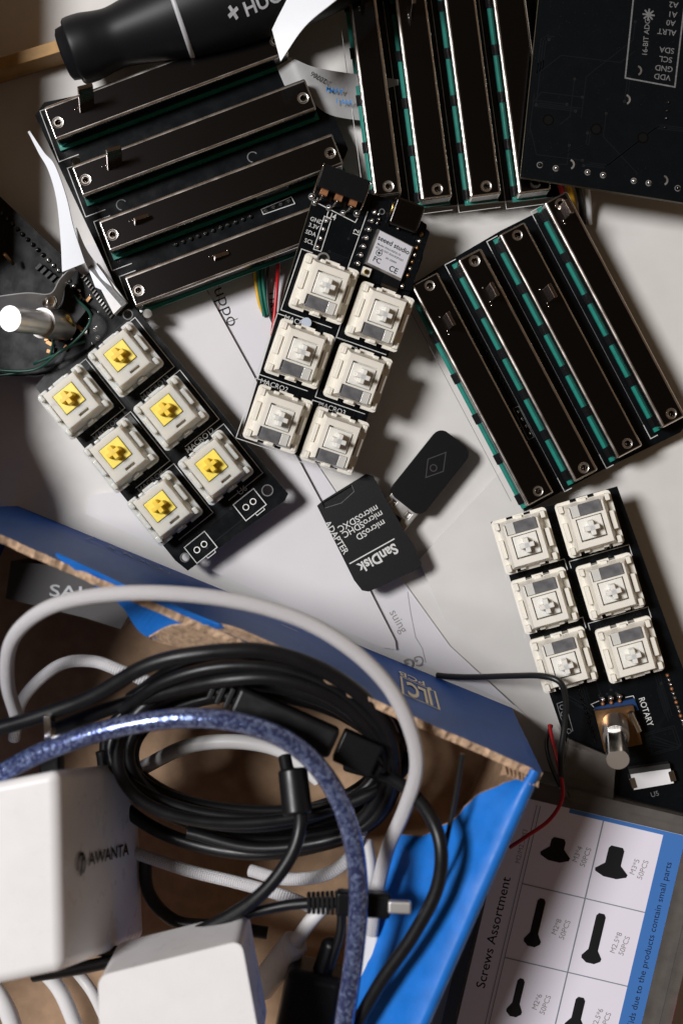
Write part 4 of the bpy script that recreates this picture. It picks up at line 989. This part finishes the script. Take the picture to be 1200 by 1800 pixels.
cable('braided_cable', [(240, 1500, 3.6), (330, 1530, 4.0), (420, 1552, 4.4), (500, 1575, 4.8), (560, 1600, 4.6)], .16, 'white_braid', 'white braided cable below the coil, left of the ribbed plug')
cable('braided_cable', [(440, 1530, 4.4), (500, 1545, 4.8), (570, 1538, 5), (615, 1505, 5.0), (640, 1450, 4.8), (690, 1380, 4.6), (690, 1290, 4.8), (650, 1230, 5)], .16, 'white_braid', 'white braided cable rising behind the black coil')
cable('white_cable', [(250, 1350, 2.6), (330, 1312, 3.2), (420, 1304, 3.5), (500, 1322, 3.6), (560, 1370, 3.4)], .2, 'white_cable', 'smooth white cable curving inside the coil')
cable('white_cable', [(640, 1480, 4.6), (646, 1530, 5.0), (636, 1580, 5)], .22, 'white_cable', 'short smooth white cable behind the blue cable')
t = thing('charging_plug', 'white charging plug pointing up right near the small charger', 'plug')
a = P(455, 1740, 3.6); c_ = P(520, 1655, 4.4); b = MB(); b.tube([a, a.lerp(c_, .05), a.lerp(c_, .5), a.lerp(c_, .97), c_], .37, 'white_plastic', 20, 1, rf=lambda q, l: .85 if q in (0, 1) else 1); b.build('shell', t)
b = MB(); b.tube([c_, P(545, 1620, 4.7), P(572, 1590, 4.8)], .19, 'white_cable', 16, 4); b.build('cord', t)
cable('white_cable', [(60, 1690, 3.5), (105, 1740, 3.6), (140, 1820, 3.4)], .2, 'white_cable', 'white cable under the large charger, left one of two')
cable('white_cable', [(120, 1690, 3), (160, 1740, 3.4), (185, 1790, 3.2)], .15, 'white_cable', 'thinner white cable between the two chargers')
cable('white_cable', [(-40, 1700, 3), (0, 1752, 3.2), (22, 1800, 3.1), (30, 1860, 3)], .24, 'white_cable', 'white cable at the bottom left corner of the photo')
b = MB(); b.box(P(545, 1765, 4.6), (1.5, 2.0, 1.4), 'black_plastic', R(-12)); b.box(P(572, 1690, 4.8), (.5, 1.3, .5), 'black_plastic', R(-18)); tag(b.build('black_plug', bevel=.3, seg=5), 'chunky black plug at the bottom beside the small charger', 'plug')
cable('black_cable', [(600, 1590, 5), (598, 1640, 5), (580, 1700, 4.9)], .12, 'black_rubber', 'short black lead dropping into the chunky black plug')
t = thing('silver_plug', 'small silver plug behind the blue cable at the left', 'plug')
b = MB(); b.box(P(88, 1288, 6.2), (.18, .9, .5), 'steel', R(2)); b.build('metal_shell', t, bevel=.03); b = MB(); b.box(P(92, 1350, 6.0), (.5, 1.0, .55), 'black_plastic', R(2)); b.build('grip', t, bevel=.06)
# large charger
t = thing('large_charger', 'large white wall charger with a small dark logo, bottom left', 'charger')
zt, zb = 8.4, 3.2
def PT(u, v, z_): q = P(u, v, z_); return q
top = [PT(104, 1352, zt), PT(112, 1706, zt), PT(-150, 1760, zt), PT(-140, 1400, zt)]
bot = [PT(243, 1337, zb), PT(256, 1650, zb), PT(20, 1700, zb), PT(10, 1390, zb)]
b = MB(); b.add([*bot, *top], [(3, 2, 1, 0), (4, 5, 6, 7), (0, 1, 5, 4), (1, 2, 6, 5), (2, 3, 7, 6), (3, 0, 4, 7)][:], 'white_plastic')
co = b.build('body', t)
bm = bmesh.new(); bm.from_mesh(co.data); bmesh.ops.recalc_face_normals(bm, faces=bm.faces); bm.to_mesh(co.data); bm.free()
md = co.modifiers.new('bevel', 'BEVEL'); md.width = .26; md.segments = 8
for p in co.data.polygons: p.use_smooth = True
wn = co.modifiers.new('wn', 'WEIGHTED_NORMAL')
X = (top[0]-bot[0]).normalized(); Yv = (bot[1]-bot[0]).normalized(); nrm = (bot[1]-bot[0]).cross(top[0]-bot[0]).normalized()
if nrm.x < 0: nrm = -nrm
def onface(u, v):
    o = Vector((0, 0, H)); dd = Vector(((u-600)/60/H, (900-v)/60/H, -1)); tt = (bot[0]-o).dot(nrm)/dd.dot(nrm); return o+dd*tt
q = onface(190, 1503)+nrm*.008; xa = (onface(222, 1492)-onface(160, 1508)).normalized(); ya = nrm.cross(xa)
T = Matrix(((xa.x, ya.x, nrm.x, q.x), (xa.y, ya.y, nrm.y, q.y), (xa.z, ya.z, nrm.z, q.z), (0, 0, 0, 1)))
b = MB(); b.text('AWANTA', .42, (.1, 0, 0), 0, 'ink', .012, M=T, sx=1.5); 
b.ring((-1.75, -.05, 0), .20, .28, 'ink', 20, -60, 210, M=T); b.line([(-1.75, -.32), (-1.7, .02), (-1.58, .1)], .09, 0, 'ink', M=T); b.build('logo', t)
# small charger
t = thing('small_charger', 'smaller white power adapter at the bottom edge, right of the large one', 'charger')
zt, zb = 8.0, 5.9
F = Fr(310, 1760, zt, 11.5); c4 = [F.L(*p) for p in [(172, 1716), (424, 1653), (462, 1860), (180, 1925)]]
def rounded(pts, r, n=6):
    out = []
    for i in range(len(pts)):
        p = pts[i]; a = (pts[i-1]-p).normalized(); c_ = (pts[(i+1) % len(pts)]-p).normalized()
        s_, e_ = p+a*r, p+c_*r
        for k in range(n+1): t_ = k/n; out.append(s_*(1-t_)**2+p*2*t_*(1-t_)+e_*t_**2)
    return out
b = MB(); b.prism(rounded(c4, .28), zb-zt, 0, 'white_plastic'); o = b.build('body', t, bevel=.12, seg=4, M=F.M)
b = MB(); q = F.L(300, 1686, -2); b.box((0, 0, 0), (1.0, .04, .4), 'grey_case', M=F.M @ Matrix.Translation((q.x, q.y-.6, -1.2))); b.build('socket', t)

# unseen cardboard block added past the left edge to cast the left-hand shadow
b = MB(); b.prism([(-17, 16), (-10.6, 16), (-10.6, 7.4), (-11.2, 7.2), (-11.0, 2.9), (-10.2, 1.2), (-10.0, -.1), (-17, -.1)], 0.01, 4.3, 'cardboard')
o = b.build('shadow_caster', bevel=.1); tag(o, 'unseen cardboard block added beyond the left edge to cast a shadow', 'box')

# ------------------------------------------------------------------ repeated small pieces become parts of their own
NAMES = {'component', 'solder_joint', 'contact', 'pin', 'pins', 'header_pin', 'wire', 'eyelet', 'rivet', 'hole_ring', 'standoff', 'pin_row'}
NEW = {'pins': 'support_pin', 'pin_row': 'header_pin'}
for o in list(bpy.data.objects):
    base = o.name.split('.')[0]
    if o.type != 'MESH' or base not in NAMES or o.data.users > 1: continue
    bm = bmesh.new(); bm.from_mesh(o.data); bmesh.ops.remove_doubles(bm, verts=bm.verts, dist=1e-4); bm.verts.ensure_lookup_table()
    seen = set(); isl = []
    for v in bm.verts:
        if v in seen: continue
        st_, grp = [v], []
        seen.add(v)
        while st_:
            q = st_.pop(); grp.append(q)
            for e in q.link_edges:
                n = e.other_vert(q)
                if n not in seen: seen.add(n); st_.append(n)
        isl.append(grp)
    if len(isl) < 2: bm.free(); continue
    for grp in isl:
        idx = {v: i for i, v in enumerate(grp)}; fs = {f for v in grp for f in v.link_faces}
        if not fs: continue
        me = bpy.data.meshes.new(NEW.get(base, base)); me.from_pydata([v.co[:] for v in grp], [], [[idx[v] for v in f.verts] for f in fs])
        for m in o.data.materials: me.materials.append(m)
        for p, f in zip(me.polygons, fs): p.material_index = f.material_index; p.use_smooth = f.smooth
        n = bpy.data.objects.new(NEW.get(base, base), me); COL.objects.link(n); n.parent = o.parent; n.matrix_basis = o.matrix_basis.copy()
        for md in o.modifiers:
            k = n.modifiers.new(md.name, md.type)
            if md.type == 'BEVEL': k.width = md.width; k.segments = md.segments
    bm.free(); bpy.data.objects.remove(o)
